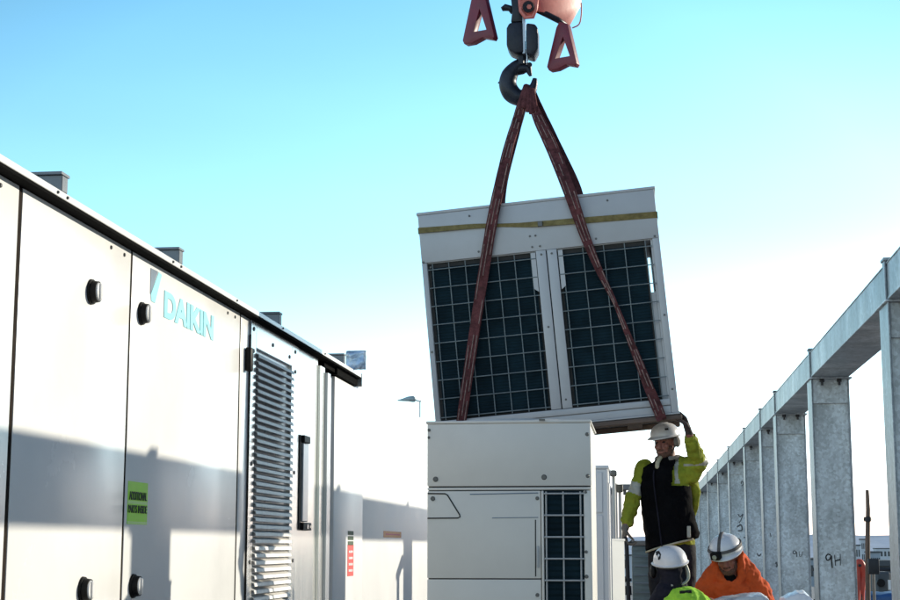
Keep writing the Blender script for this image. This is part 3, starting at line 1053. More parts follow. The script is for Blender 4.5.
b = B(); cyl(b, zp(398, 38, HY - .14), zp(398, 38, HY + .12), .075, .075, 28)
pn = obj('sheave_pin', b, 'salmon', cr, smooth=True)
b = B(); cyl(b, zp(400, 36, HY - .175), zp(400, 36, HY - .14), .045, .05, 20)
obj('pin_nut', b, 'hook', pn, smooth=True)
b = B(); cyl(b, zp(405, 36, HY - .19), zp(405, 36, HY - .175), .02, .022, 6)
obj('pin_bolt', b, 'salmon', pn)
b = B(); tube(b, [zp(352, -20, HY - .13), zp(360, 60, HY - .13), zp(385, 95, HY - .13), zp(425, 92, HY - .13), zp(440, 50, HY - .13), zp(448, -20, HY - .13)], .017, 10)
obj('keeper_ring', b, 'salmon', pn, smooth='all')
xc = zp(450, 0).x
outl([(448, -260), (690, -260), (690, 30), (628, 140), (592, 120), (520, 80), (448, 52)], HY - .05, .05, 'side_plate', 'salmon', tilt=1.1, x0=xc)
b = B(); tube(b, [zp(440, 52, HY), zp(500, 78, HY + .05), zp(560, 108, HY + .11), zp(606, 135, HY + .16)], [.022, .026, .026, .018], 10)
obj('lower_edge_shade', b, 'hook', cr, smooth='all')  # dark bar painted in as the shaded lower edge of the plate
b = B(); tube(b, spline([zp(688, 15, HY + .2), zp(690, 70, HY + .2), zp(678, 130, HY + .2), zp(640, 152, HY + .2)], 4), .006, 8)
obj('wire_handle', b, 'salmon', cr, smooth='all')
outl([(105, -60), (158, -60), (165, -10), (214, 196), (205, 212), (150, 202), (95, 232), (50, 240), (41, 220), (90, -10)], HY - .14, .075, 'foot', 'maroon', [(133, 48), (170, 160), (100, 172)], bev=.004, tilt=-.40, x0=zp(130, 100).x)
outl([(568, 118), (612, 128), (662, 342), (652, 358), (606, 350), (556, 376), (512, 384), (501, 364), (552, 150)], HY - .05, .075, 'foot', 'maroon', [(588, 200), (625, 304), (546, 318)], bev=.004, tilt=-.40, x0=zp(590, 250).x)
outl([(60, -300), (690, -300), (690, -262), (640, -240), (170, -58), (95, -58), (60, -120)], HY - .08, .06, 'top_plate', 'maroon')
for x in (330, 420):
    b = B(); cyl(b, zp(x, -290, HY + .02), zp(x, -290, HY + .02) + Vector((0, 0, 12)), .012, None, 8)
    obj('hoist_rope', b, 'hook', cr)

# ================================================================== STEEL FRAME (right)
SX0, SX1 = 1.75, 2.135
ZBB, ZBT = 3.385, 3.655
fl = .014
cols = [(1.2, None), (6.0, None), (11.17, 'mark'), (16.32, '9H'), (20.75, '9U'), (23.4, None), (27.2, 'blot'), (32.3, None), (37.0, None), (43.0, None), (50.0, None), (57.0, None)]
CG = 'galvanised columns of the steel frame'
labs = ['galvanised steel column nearest the viewer', 'galvanised steel column second nearest the viewer', 'galvanised column at the right edge of the photo',
        'galvanised steel column with black handwritten 9H near its foot', 'galvanised column just left of the 9H column, with faint marks',
        'narrow looking galvanised column, second to the left of the 9H column', 'blotched galvanised column behind the orange worker, third left of the 9H column',
        'fourth galvanised column left of the 9H column', 'fifth galvanised column left of the 9H column', 'sixth galvanised column left of the 9H column, far along the row',
        'seventh galvanised column left of the 9H column, far along the row', 'farthest galvanised column of the steel frame']
cp = None
Y0c = cols[0][0]
def column(y, lab):
    c = thing('steel_column', lab, 'steel column', (SX0 + .19, y + .2, 0), group=CG)
    b = B(); box(b, (SX0, y, .02), (SX0 + fl, y + .40, ZBB - .016), .003); obj('flange', b, 'galv_edge', c)
    b = B(); box(b, (SX1 - fl, y, .02), (SX1, y + .40, ZBB - .016), .003); obj('flange', b, 'galv_edge', c)
    b = B(); box(b, (SX0 + fl + .0005, y + .05, .02), (SX1 - fl - .0005, y + .066, ZBB - .016)); obj('web', b, 'galv', c)
    b = B(); box(b, (SX0 - .02, y - .03, ZBB - .0155), (SX1 + .03, y + .43, ZBB - .001), .003); obj('cap_plate', b, 'galv', c)
    b = B(); box(b, (SX0 + fl + .001, y + .018, ZBB - .27), (SX1 - fl - .001, y + .0495, ZBB - .017), .003); obj('splice_plate', b, 'galv', c)
    for x in (SX0 + .11, SX1 - .10):
        b = B(); cyl(b, (x, y - .002, ZBB - .05), (x, y - .002, ZBB - .0165), .024, .024, 6); cyl(b, (x, y - .002, ZBB - .085), (x, y - .002, ZBB - .0505), .013, .013, 8)
        obj('bolt', b, 'bolt', c)
    b = B(); box(b, (SX0 - .012, y + .005, ZBB), (SX0 - .001, y + .10, ZBT + .012), .002); box(b, (SX0 - .02, y - .01, ZBT + .0125), (SX0 + .11, y + .12, ZBT + .034), .003)
    obj('end_plate', b, 'galv_edge', c)
    b = B(); box(b, (SX0 + .12, y + .0, ZBT + .001), (SX1 - .03, y + .16, ZBT + .03), .003)
    obj('top_cleat', b, 'galv', c)
    b = B(); box(b, (SX0 - .08, y - .05, 0), (SX1 + .08, y + .45, .02)); obj('base_plate', b, 'galv', c)
    return c
cp = column(cols[0][0], labs[0])
COLS = [cp]
for (y, mk), lab in list(zip(cols, labs))[1:]:
    COLS.append(dup(cp, (SX0 + .19, y + .2, 0), lab, CG))
for o in COLS:
    W[o.name] = Matrix.Translation(o.location)
def strokes(par, Y, lines, r, m):
    b = B()
    for ln in lines:
        P = spline([at(x, y, Y) for x, y in ln], 5) if len(ln) > 2 else [at(x, y, Y) for x, y in ln]
        tube(b, P, r, 6, flat=.5)
    obj('handwritten_mark', b, m, par, smooth='all')
yw = 16.32 + .0485
strokes(COLS[3], yw, [[(830.8, 555.5), (828, 554.3), (826, 557), (827.2, 560.3), (830, 559), (831.3, 555.8), (831.6, 562), (832.4, 568)],
                      [(834.6, 555), (835.6, 566)], [(840.2, 554), (840.4, 565.5)], [(835.2, 561), (840.4, 559.5)]], .0075, 'marker')
yw = 20.75 + .0485
strokes(COLS[4], yw, [[(796, 551.5), (794, 550.8), (793, 553), (795, 554), (796.4, 552), (796.8, 557)],
                      [(799, 551.5), (799.5, 556), (801.5, 556), (802.5, 551.5)]], .007, 'marker_faint')
yw = 23.4 + .0485
strokes(COLS[5], yw, [[(775.6, 564), (776.6, 562.5), (777, 566), (775.8, 567)], [(770, 533), (771, 537)]], .012, 'marker_faint')
yw = 27.2 + .0485
strokes(COLS[6], yw, [[(757, 553.5), (759, 556), (761, 554)]], .012, 'marker_faint')
yw = 32.3 + .0485
strokes(COLS[7], yw, [[(741, 484), (742, 481), (743.5, 484), (741.5, 486)], [(738, 514), (740, 517), (743, 514), (741, 520), (739, 523)], [(737, 527), (741, 525), (742, 530), (738, 531)], [(744, 537), (745, 538)]], .017, 'marker_faint')
ye = [c[0] for c in cols]
bl = ['nearest galvanised beam of the frame, entering at the upper right', 'galvanised beam before the right edge column', 'galvanised beam between the right edge column and the 9H column',
      'galvanised beam ending leftward from the 9H column'] + ['galvanised beam in bay %s beyond the 9H column' % w for w in ('two', 'three', 'four', 'five', 'six', 'seven', 'eight')]
ye = [c[0] for c in cols]
for i in range(len(ye) - 1):
    y0, y1 = ye[i] + .052, ye[i + 1] + .048
    t = thing('steel_beam', bl[i], 'steel beam', (SX0 + .19, (y0 + y1) / 2, ZBB), group='beams on top of the steel columns')
    b = B(); box(b, (SX0 + .006, y0, ZBB + .0205), (SX1 - .006, y1, ZBT - .0125)); obj('beam_web', b, 'galv_edge', t)
    b = B(); box(b, (SX0, y0, ZBB), (SX1, y1, ZBB + .020), .003); obj('flange', b, 'galv_edge', t)
    b = B(); box(b, (SX0, y0, ZBT - .012), (SX1, y1, ZBT), .003); obj('flange', b, 'galv_edge', t)

# ================================================================== THINGS BEHIND THE STANDING WORKER
t = thing('pipe_support', 'grey steel support with a short cross bar behind the standing worker', 'pipe support', (at(664, 500, 19).x, 19, .8))
a, c = at(620.5, 484.5, 19), at(668, 490, 19)
b = B(); box(b, (a.x, 18.9, c.z), (c.x, 19.1, a.z), .006); obj('cross_bar', b, 'steel_dark', t)
b = B(); box(b, (c.x - .12, 18.94, .80), (c.x - .03, 19.06, c.z - .001)); obj('post', b, 'steel_dark', t)
b = B(); box(b, (a.x + .03, 18.96, c.z - .06), (a.x + .07, 19.04, c.z - .001)); obj('hanger', b, 'screw', t)

t = thing('equipment_crate', 'blue grey lidded crate on the platform behind the standing worker', 'crate', (at(643, 560, 14).x, 14.2, .8))
a, c = at(631.5, 546, 14), at(657, 600, 14)
b = B(); box(b, (a.x, 14, .80), (c.x, 14.6, a.z - .0), .012, 2); obj('crate_body', b, 'teal', t, smooth=True)
b = B(); box(b, (a.x - .015, 13.985, a.z + .0005), (c.x + .015, 14.615, a.z + .045), .008, 2); obj('lid', b, 'steel_dark', t, smooth=True)
b = B()
for k, py in enumerate((556, 566, 575, 583, 592)):
    z = at(640, py, 14).z
    box(b, (a.x + .02, 13.988, z - .008), (c.x - .02, 13.9995, z + .004 * (k % 2)), .002)
obj('rib', b, 'greyprint', t)

t = thing('pry_bar', 'long dark steel bar held upright in the lowered hand of the standing worker', 'pry bar', (at(627, 545, 12.3).x, 12.3, .8))
b = B(); tube(b, spline([at(624.8, 537, 12.3), at(626.5, 545, 12.3), at(627.6, 570, 12.3), at(628.6, 600, 12.3), Vector((at(629, 610, 12.3).x, 12.3, .80))], 4), .016, 10)
obj('shaft', b, 'rail', t, smooth='all')
b = B(); a = at(628, 590, 12.3); cyl(b, a + Vector((0, 0, -.04)), a + Vector((0, 0, .03)), .03, .026, 10); a = at(627.8, 580, 12.3); cyl(b, a + Vector((-.03, 0, 0)), a + Vector((.03, 0, 0)), .012, None, 8)
obj('collar', b, 'rail', t, smooth=True)

# ================================================================== THINGS SEEN BETWEEN THE COLUMNS
t = thing('scaffold_pole', 'thin rusty upright pole standing between the right hand columns', 'pole', (at(868, 600, 20).x, 20, 0))
P = at(867.2, 490, 20); b = B(); tube(b, [Vector((at(868, 600, 20).x + .02, 20, 0)), at(868, 600, 20), at(867.6, 545, 20), P - Vector((0, 0, .25)), P], [.031, .031, .030, .028, .022], 12)
obj('shaft', b, 'rust', t, smooth=True)
c = at(867.5, 519.3, 20); b = B(); cyl(b, c + Vector((-.05, 0, 0)), c + Vector((.05, 0, 0)), .010, None, 8); cyl(b, c + Vector((0, 0, -.03)), c + Vector((0, 0, .03)), .046, None, 12)
obj('coupler', b, 'rail', t, smooth=True)
c = at(870.5, 600, 20); b = B(); cyl(b, (c.x + .06, 20.1, 0), (c.x + .06, 20.1, at(871, 566, 20).z), .018, None, 10)
obj('brace_tube', b, 'polegrey', t, smooth=True)
c = at(873, 567, 19.9); b = B(); box(b, c - Vector((.06, .05, .09)), c + Vector((.07, .05, .10)), .01, 2)
obj('clamp', b, 'rail', t, smooth=True)

t = thing('guard_rail', 'dark pipe guard rail along the roof edge between the right hand columns', 'guard rail', (5, 26, 0))
zr = at(880, 569.5, 26).z
b = B(); cyl(b, (2.7, 26, zr), (6.9, 26, zr), .03, None, 10); obj('top_rail', b, 'rail', t)
b = B(); cyl(b, (2.7, 26, zr - .5), (6.9, 26, zr - .5), .025, None, 10); obj('mid_rail', b, 'rail', t)
for x in (2.75, 4.2, 5.5, 6.85):
    b = B(); cyl(b, (x, 26, 0), (x, 26, zr), .03, None, 10); obj('post', b, 'rail', t)

c = at(859.5, 575, 22)
b = B()
P = spline([at(856.5, 610, 22), at(857, 585, 22), at(856.8, 568, 22), at(859, 562.5, 22), at(862, 566, 22), at(863.2, 576, 22.05), at(861.5, 588, 22.05), at(861, 600, 22.1), at(861, 640, 22.1)], 5)
tube(b, P, [.05] * len(P), 12)
t = thing('red_hose', 'loop of thick red hose hanging beside the 9H column', 'hose', (c.x, 22, 0))
obj('hose_loop', b, 'redhose', t, smooth='all')
b = B(); cyl(b, (c.x, 22.05, 0), (c.x, 22.05, at(860, 564, 22).z), .03, None, 10); cyl(b, (c.x, 21.9, at(860, 565.5, 22).z), (c.x, 22.2, at(860, 565.5, 22).z), .02, None, 8)
obj('hose_stand', b, 'rail', t)

# rooftop plant and town beyond the rail
def building(px0, px1, py, Y, zb, m, nwin, lab, name='distant_building', roofm='wall_dark', rows=2):
    a, c = at(px0, py, Y), at(px1, py, Y)
    t = thing(name, lab, 'building', ((a.x + c.x) / 2, Y, zb))
    b = B(); box(b, (a.x, Y, zb), (c.x, Y + max(4, (c.x - a.x) * .7), a.z)); obj('wall', b, m, t)
    h = max(.12, (a.z - zb) * .02)
    b = B(); box(b, (a.x - .2, Y - .2, a.z + .001), (c.x + .2, Y + max(4, (c.x - a.x) * .7) + .2, a.z + h)); obj('roof', b, roofm, t)
    w = (c.x - a.x) / nwin
    H = (a.z - zb)
    for r in range(rows):
        for k in range(nwin):
            b = B()
            z1 = a.z - .06 * H - r * min(3.5, H * .3)
            box(b, (a.x + w * (k + .22), Y - .05, z1 - min(1.8, H * .18)), (a.x + w * (k + .78), Y + .02, z1))
            obj('window', b, 'winglass', t)
    return t
building(851, 860, 546, 420, -14.5, 'wall_pale', 4, 'pale distant building left of the rusty pole with light walls', rows=3)
building(861, 866, 540, 520, -14.5, 'wall_pale', 3, 'tall pale distant tower block close to the rusty pole', rows=3)
building(868.5, 880, 553, 300, -14.5, 'wall_grey', 6, 'long grey blue distant building right of the rusty pole')
building(876, 905, 549, 600, -14.5, 'wall_pale', 8, 'wide pale distant building right of the pole below the ridge')
building(853, 912, 566, 90, -14.5, 'wall_dark', 9, 'dark grey flat roofed building just beyond the guard rail', rows=2)
building(690, 850, 560, 260, -14.5, 'wall_grey', 14, 'low grey building behind the row of steel columns')
building(600, 680, 556, 340, -14.5, 'wall_pale', 8, 'low pale building far behind the condenser row')
t = thing('rooftop_fan', 'small grey rooftop plant box beyond the guard rail at the right edge', 'rooftop plant', (at(884, 575, 40).x, 40, -14.5))
a, c = at(876, 572, 40), at(892, 592, 40)
b = B(); box(b, (a.x, 40, -14.5), (c.x, 42, a.z), .05); obj('housing', b, 'wall_dark', t)
b = B(); cyl(b, (at(880.5, 583, 40).x, 39.9, at(880, 583, 40).z), (at(880.5, 583, 40).x, 39.99, at(880, 583, 40).z), .10, None, 14); obj('outlet', b, 'black', t)
b = B(); box(b, at(888.5, 590, 39.9), at(890.5, 580, 39.95)); obj('panel', b, 'lampw', t)
t = thing('tarpaulin', 'blue tarpaulin covering a low stack near the guard rail', 'tarpaulin', (at(880, 600, 24).x, 24, 0))
a, c = at(867, 593.5, 24), at(900, 600, 24)
b = B(); box(b, (a.x, 24, 0), (c.x + .3, 25.2, a.z), .08, 3)
bmesh.ops.subdivide_edges(b, edges=b.edges, cuts=4, use_grid_fill=True)
obj('cover', bake(b, disp=.12, dscale=.4), 'blue', t, smooth='all')

# ================================================================== PEOPLE
def zone(me, fn):
    for p in me.polygons:
        p.material_index = fn(p.center)

def hand(b, wrist, d, side, pn, curl, s=1.0, spread=.10, thumb_in=.4):
    """d: wrist-to-knuckle direction; side: towards the thumb; pn: palm normal (fingers curl towards it)"""
    wrist, d, side, pn = Vector(wrist), Vector(d).normalized(), Vector(side).normalized(), Vector(pn).normalized()
    kn = wrist + d * .092 * s
    loft(b, [(wrist, side * .030 * s, pn * .021 * s), (wrist + d * .035 * s, side * .040 * s, pn * .019 * s), (kn, side * .043 * s, pn * .015 * s)], 14)
    for i, (off, ln) in enumerate(((.033, .072), (.011, .080), (-.011, .074), (-.033, .058))):
        p = kn + side * off * s - d * .006 * s
        a = curl[0] * (1 + .08 * i)
        dd = d + side * (off * spread * 10 / .33 * .1)
        pts, rr, tot = [p], [.0105 * s], 0
        for j, fr_ in enumerate((.44, .31, .25)):
            tot += a * (1.0, .95, .7)[j]
            v = (dd * math.cos(tot) + pn * math.sin(tot)).normalized()
            p = p + v * ln * fr_ * 1.35 * s
            pts.append(p)
            rr.append((.0100, .0092, .0078)[j] * s)
        chain(b, pts, rr)
    t0 = wrist + d * .022 * s + side * .030 * s
    t1 = t0 + (d * .6 + side * .7 + pn * .3).normalized() * .042 * s
    t2 = t1 + (d * .75 + side * .25 * (1 - thumb_in) + pn * (.3 + thumb_in)).normalized() * .034 * s
    t3 = t2 + (d * .6 - side * .2 * thumb_in + pn * (.3 + thumb_in)).normalized() * .028 * s
    chain(b, [t0, t1, t2, t3], [.0165 * s, .0125 * s, .0108 * s, .0088 * s])

def head_parts(b, c, Rm):
    """c: head centre; Rm: head rotation, local -y is the face"""
    def g(v):
        return c + Rm @ Vector(v)
    ell(b, g((0, .012, .030)), (.076, .095, .088), Rm)
    ell(b, g((0, -.022, -.040)), (.060, .068, .070), Rm)
    ell(b, g((0, -.050, -.092)), (.036, .034, .026), Rm)          # chin
    loft(b, [(g((0, -.088, .018)), Rm @ Vector((.011, 0, 0)), Rm @ Vector((0, .010, 0))), (g((0, -.098, -.016)), Rm @ Vector((.014, 0, 0)), Rm @ Vector((0, .018, 0))), (g((0, -.103, -.034)), Rm @ Vector((.019, 0, 0)), Rm @ Vector((0, .018, 0))), (g((0, -.090, -.044)), Rm @ Vector((.015, 0, 0)), Rm @ Vector((0, .014, 0)))], 10)
    for s in (-1, 1):
        ell(b, g((s * .030, -.078, .032)), (.024, .014, .009), Rm)   # brow
        ell(b, g((s * .042, -.066, -.022)), (.022, .020, .022), Rm)  # cheek
        ell(b, g((s * .079, .010, -.008)), (.010, .020, .032), Rm)   # ear
    ell(b, g((0, -.084, -.060)), (.026, .012, .007), Rm)           # lips
    ell(b, g((0, -.083, -.071)), (.022, .012, .007), Rm)

def head_details(c, Rm, body, beard=None):
    def g(v):
        return c + Rm @ Vector(v)
    for s in (-1, 1):
        b = B(); ell(b, g((s * .031, -.079, .012)), (.013, .009, .007), Rm)
        obj('eye', b, 'eye', body, smooth='all')
    if beard:
        b = B()
        ell(b, g((0, -.050, -.088)), (.052, .046, .036), Rm)
        ell(b, g((0, -.088, -.050)), (.036, .012, .009), Rm)
        for s in (-1, 1):
            ell(b, g((s * .050, -.020, -.058)), (.020, .040, .045), Rm)
        obj('beard', bake(b, .006, 3, .008, .02), beard, body, smooth='all')

def hard_hat(c, Rm, par, ridge=True, brim_front=.045, sz=1.0):
    """c: head centre"""
    def g(v):
        return c + Rm @ Vector(v)
    b = B()
    n = 36
    rows = []
    for j in range(11):
        t = j / 10 * math.pi / 2
        zz = .055 + .105 * math.sin(t) * sz
        rr = math.cos(t) ** .72 if j < 10 else .03
        row = []
        for k in range(n):
            a = 2 * math.pi * k / n
            w, l = .113 * sz, .138 * sz
            x, y = math.cos(a) * w * rr, math.sin(a) * l * rr + .006
            up = 0
            if ridge:
                up = .010 * max(0, 1 - abs(x) / .022) * math.sin(min(1, j / 3) * math.pi / 2)
            row.append(b.verts.new(g((x, y, zz + up))))
        rows.append(row)
    for r0, r1 in zip(rows, rows[1:]):
        for k in range(n):
            j = (k + 1) % n
            b.faces.new((r0[k], r0[j], r1[j], r1[k]))
    b.faces.new(rows[-1])
    hat = obj('hard_hat', b, 'hat', par, smooth='all')
    b = B()
    inn, out, out2 = [], [], []
    for k in range(n):
        a = 2 * math.pi * k / n
        f = max(0, -math.sin(a)) ** 1.5
        e = .012 + brim_front * f
        inn.append(b.verts.new(g((math.cos(a) * .112 * sz, math.sin(a) * .137 * sz + .006, .058))))
        out.append(b.verts.new(g((math.cos(a) * (.113 * sz + e * .8), math.sin(a) * (.138 * sz + e) + .006, .051 - .014 * f))))
        out2.append(b.verts.new(g((math.cos(a) * (.113 * sz + e * .8 - .002), math.sin(a) * (.138 * sz + e - .002) + .006, .044 - .014 * f))))
    i2 = [b.verts.new(g((math.cos(2 * math.pi * k / n) * .108 * sz, math.sin(2 * math.pi * k / n) * .133 * sz + .006, .048))) for k in range(n)]
    for k in range(n):
        j = (k + 1) % n
        b.faces.new((inn[k], out[k], out[j], inn[j]))
        b.faces.new((out[k], out2[k], out2[j], out[j]))
        b.faces.new((out2[k], i2[k], i2[j], out2[j]))
        b.faces.new((i2[k], inn[k], inn[j], i2[j]))
    obj('brim', b, 'hat', hat, smooth=True)
    b = B()
    loft(b, [(g((0, .008, .047)), Rm @ Vector((.105 * sz, 0, 0)), Rm @ Vector((0, .128 * sz, 0))), (g((0, .008, .026)), Rm @ Vector((.096 * sz, 0, 0)), Rm @ Vector((0, .112 * sz, 0)))], 30)
    obj('sweatband', b, 'hatstrap', hat, smooth=True)
    return hat

def legs_and_boots(par, origin, hipL, hipR, kL, kR, fL, fR, trouser='trouser'):
    b = B()
    for h, k, f in ((hipL, kL, fL), (hipR, kR, fR)):
        chain(b, [h, (h + k) / 2, k, (k + f) / 2, f + Vector((0, 0, .10))], [.105, .092, .072, .070, .062])
    mid = (hipL + hipR) / 2
    ell(b, mid + Vector((0, 0, .03)), (.18, .125, .13))
    o = obj('trousers', bake(b, .014, 4, .02, .12), trouser, par, smooth='all')
    for f in (fL, fR):
        b = B()
        cap(b, f + Vector((0, .02, .14)), f + Vector((0, .02, .06)), .058, .055)
        cap(b, f + Vector((0, .02, .045)), f + Vector((0, -.13, .040)), .045, .040)
        box(b, f + Vector((-.048, -.18, .0)), f + Vector((.048, .075, .022)), .008)
        obj('boot', bake(b, .010, 3), 'boot', par, smooth='all')

ZUP = Vector((0, 0, 1))
# ---------------- standing worker on the platform
PY = 12.42
foot0 = Vector((at(668, 500, PY).x, PY, .7985))
p1 = thing('person', 'worker in black vest and yellow sleeves reaching up to steady the hanging condenser', 'person', foot0)
hc = at(665.5, 443.5, PY - .02)
HR = Euler((R(6), R(-3), R(-32))).to_matrix()
yawT = R(-22)
ax = Vector((math.cos(yawT), math.sin(yawT), 0)); dp = Vector((-math.sin(yawT), math.cos(yawT), 0))
def tp(px, py, dy=0):
    return at(px, py, PY + dy)
neck = tp(668, 459)
shR, shL = tp(644.5, 468, .03), tp(683.5, 467, -.02)
elR, wrR = tp(632.5, 500, .0), tp(625.2, 528.5, -.08)
elL, wrL = tp(698.5, 463.5, -.08), tp(688.8, 432.5, -.30)
pel = tp(672, 549); wai = tp(669, 522); che = tp(664.5, 484)
# body (one continuous mesh)
b = B()
head_parts(b, hc, HR)
cap(b, hc + HR @ Vector((0, .02, -.06)), neck + Vector((0, 0, -.03)), .058, .064)
loft(b, [(pel + Vector((0, 0, -.06)), ax * .165, dp * .11), (wai, ax * .155, dp * .105), (che, ax * .175, dp * .115), (che + Vector((0, 0, .12)), ax * .165, dp * .10), (neck + Vector((0, 0, -.02)), ax * .07, dp * .065)], 24)
chain(b, [shR, elR, wrR], [.055, .042, .030])
chain(b, [shL, elL, wrL], [.055, .042, .030])
hR0, hL0 = pel + ax * -.09, pel + ax * .09
fR0, fL0 = foot0 + Vector((-.12, .02, 0)), foot0 + Vector((.14, -.03, 0))
kR0, kL0 = (hR0 + fR0) / 2 + Vector((0, -.04, .02)), (hL0 + fL0) / 2 + Vector((0, -.04, .02))
for h, k_, f in ((hR0, kR0, fR0), (hL0, kL0, fL0)):
    chain(b, [h, k_, f + Vector((0, .02, .08))], [.085, .055, .042])
dR = (wrR - elR).normalized()
hand(b, wrR, Vector((-.12, -.15, -1)), Vector((.2, -1, .1)), Vector((1, .2, 0)), (.75,), 1.05)
dL = Vector((-.30, -.12, 1))
hand(b, wrL, dL, Vector((.15, -1, 0)), Vector((-1, .12, -.2)), (.55,), 1.32)
me = bake(b, .0065, 2)
o = obj('body', me, ['skin_dark', 'glove', 'glove_grey'], p1, smooth='all')
zone(me, lambda c: 1 if (c - wrL).dot(dL) > -.03 and (c - wrL).length < .36 and c.z > wrL.z - .02 else (2 if (c - wrR).length < .24 and c.z < wrR.z + .03 and c.x < wrR.x + .1 else 0))
head_details(hc, HR, o, 'beard')
h1 = hard_hat(hc + Vector((0, 0, .004)), HR, p1, True, .030, .98)
b = B()
for s in (-1, 1):
    tube(b, spline([hc + HR @ Vector((s * .088, .0, .045)), hc + HR @ Vector((s * .084, -.012, -.03)), hc + HR @ Vector((s * .055, -.03, -.09)), hc + HR @ Vector((0, -.05, -.118))], 4), .006, 6)
obj('chin_strap', b, 'hatstrap', h1, smooth='all')
b = B(); ell(b, hc + HR @ Vector((.098, .015, .005)), (.020, .042, .045), HR); obj('ear_muff', b, 'greycloth', h1, smooth='all')
b = B(); box(b, Vector((-.014, -.003, -.008)), Vector((.014, .003, .008))); bmesh.ops.transform(b, matrix=Matrix.Translation(hc + HR @ Vector((.078, -.088, .11))) @ HR.to_4x4() @ Euler((-.4, 0, .75)).to_matrix().to_4x4(), verts=b.verts)
obj('decal', b, 'tag_dark', h1)
# hi-vis jacket with both sleeves
b = B()
loft(b, [(pel + Vector((0, 0, .03)), ax * .185, dp * .135), (wai, ax * .185, dp * .135), (che, ax * .200, dp * .140), (che + Vector((0, 0, .10)), ax * .200, dp * .130), (neck + Vector((0, 0, -.055)), ax * .135, dp * .095), (neck + Vector((0, 0, .0)), ax * .080, dp * .078)], 28)
chain(b, [shR, elR + Vector((.01, 0, .02)), elR, wrR + (elR - wrR) * .25], [.072, .060, .062, .050])
chain(b, [shL, elL, elL + (wrL - elL) * .45, wrL + (elL - wrL) * .18], [.084, .070, .060, .048])
ell(b, (shL + elL) / 2 + Vector((0, 0, -.06)), (.085, .07, .085))
chain(b, [tp(691, 478, .03), tp(695.5, 498, .05), tp(694, 514, .06)], [.055, .040, .022])
me = bake(b, .009, 3, .036, .055)
jk = obj('jacket', me, ['hivis', 'silver'], p1, smooth='all', label='hi-vis yellow jacket sleeves with silver bands')
def jz(c):
    tL = (c - shL).dot((elL - shL).normalized())
    if c.x > che.x + .08 and c.z > che.z + .0 and .02 < tL + .10 < .10 and c.z < shL.z + .08:
        return 1
    tF = (c - elL).dot((wrL - elL).normalized())
    if c.x > shL.x and -.01 < tF < .045 and c.z > elL.z - .02:
        return 1
    tR = (c - shR).dot((elR - shR).normalized())
    if c.x < shR.x + .03 and .14 < tR < .23:
        return 1
    tW = (c - elR).dot((wrR - elR).normalized())
    if c.x < elR.x + .05 and c.z < elR.z and .50 < tW < .51:
        return 1
    return 0
zone(me, jz)
# black body-warmer over it
b = B()
loft(b, [(pel + Vector((.0, 0, .035)), ax * .212 + Vector((0, 0, .055)), dp * .158), (pel + Vector((.01, 0, .085)), ax * .217 + Vector((0, 0, .04)), dp * .160), (wai, ax * .210, dp * .158), (che + Vector((0, 0, -.04)), ax * .208, dp * .162), (che + Vector((0, 0, .06)), ax * .200, dp * .158), (che + Vector((0, 0, .13)), ax * .188, dp * .140), (neck + Vector((0, 0, -.035)), ax * .120, dp * .105), (neck + Vector((-.0, 0, .015)), ax * .082, dp * .085)], 40)
vm_ = bake(b, .009, 3, .022, .09)
bb = B(); bb.from_mesh(vm_)
def cut(c):
    # open the armholes: the vest leaves the raised arm's chest side and the outer right sleeve free
    dx = (c - che).dot(ax)
    if dx > .115 and c.z > che.z - .02:
        return True
    if dx < -.172 and c.z > wai.z - .05:
        return True
    return c.z > neck.z + .012
bmesh.ops.delete(bb, geom=[f for f in bb.faces if cut(f.calc_center_median())], context='FACES')
vest = obj('vest', bake(bb, solid=.006), 'blackcloth', p1, smooth='all', label='black sleeveless body warmer')
b = B(); fr_ = lambda u, z: pel + ax * u - dp * .172 + Vector((0, 0, z))
P = [che + ax * -.02 - dp * .166 + Vector((0, 0, .10)), che + ax * -.022 - dp * .170, wai + ax * -.02 - dp * .166, pel + ax * -.02 - dp * .166 + Vector((0, 0, .02))]
tube(b, spline(P, 5), .006, 6); obj('zip', b, 'navy', vest, smooth='all')
b = B(); tube(b, spline([pel + ax * u - dp * d + Vector((0, 0, .022 + .26 * u)) for u, d in ((-.185, .08), (-.11, .132), (0, .156), (.12, .132), (.20, .06))], 5), .008, 8)
obj('vest_hem', b, 'cream', vest, smooth='all')
b = B(); c = pel + ax * .185 - dp * .115 + Vector((0, 0, .13)); box(b, c - Vector((.014, .012, .045)), c + Vector((.014, .012, .045)), .004); obj('clip_tag', b, 'silver', vest)
# collar and scarf
b = B()
nb = neck + Vector((0, 0, .004))
P = [nb + ax * (.085 * math.cos(t)) + dp * (.082 * math.sin(t)) + Vector((0, 0, .012 * math.sin(t))) for t in [R(-70 + 320 * i / 16) for i in range(17)]]
tube(b, P, [.024] * 17, 10, flat=1)
b2 = bake(b, .008, 3, .01, .05)
obj('collar', b2, 'greycloth', p1, smooth='all')
b = B(); tube(b, spline([nb + ax * -.02 - dp * .095 + Vector((0, 0, .01)), nb + ax * -.035 - dp * .135 + Vector((0, 0, -.04)), nb + ax * -.028 - dp * .155 + Vector((0, 0, -.09))], 4), [.016] * 4 + [.018] * 4 + [.008], 8)
obj('scarf_end', b, 'cream', p1, smooth='all')
legs_and_boots(p1, foot0, hL0, hR0, kL0, kR0, fL0, fR0)

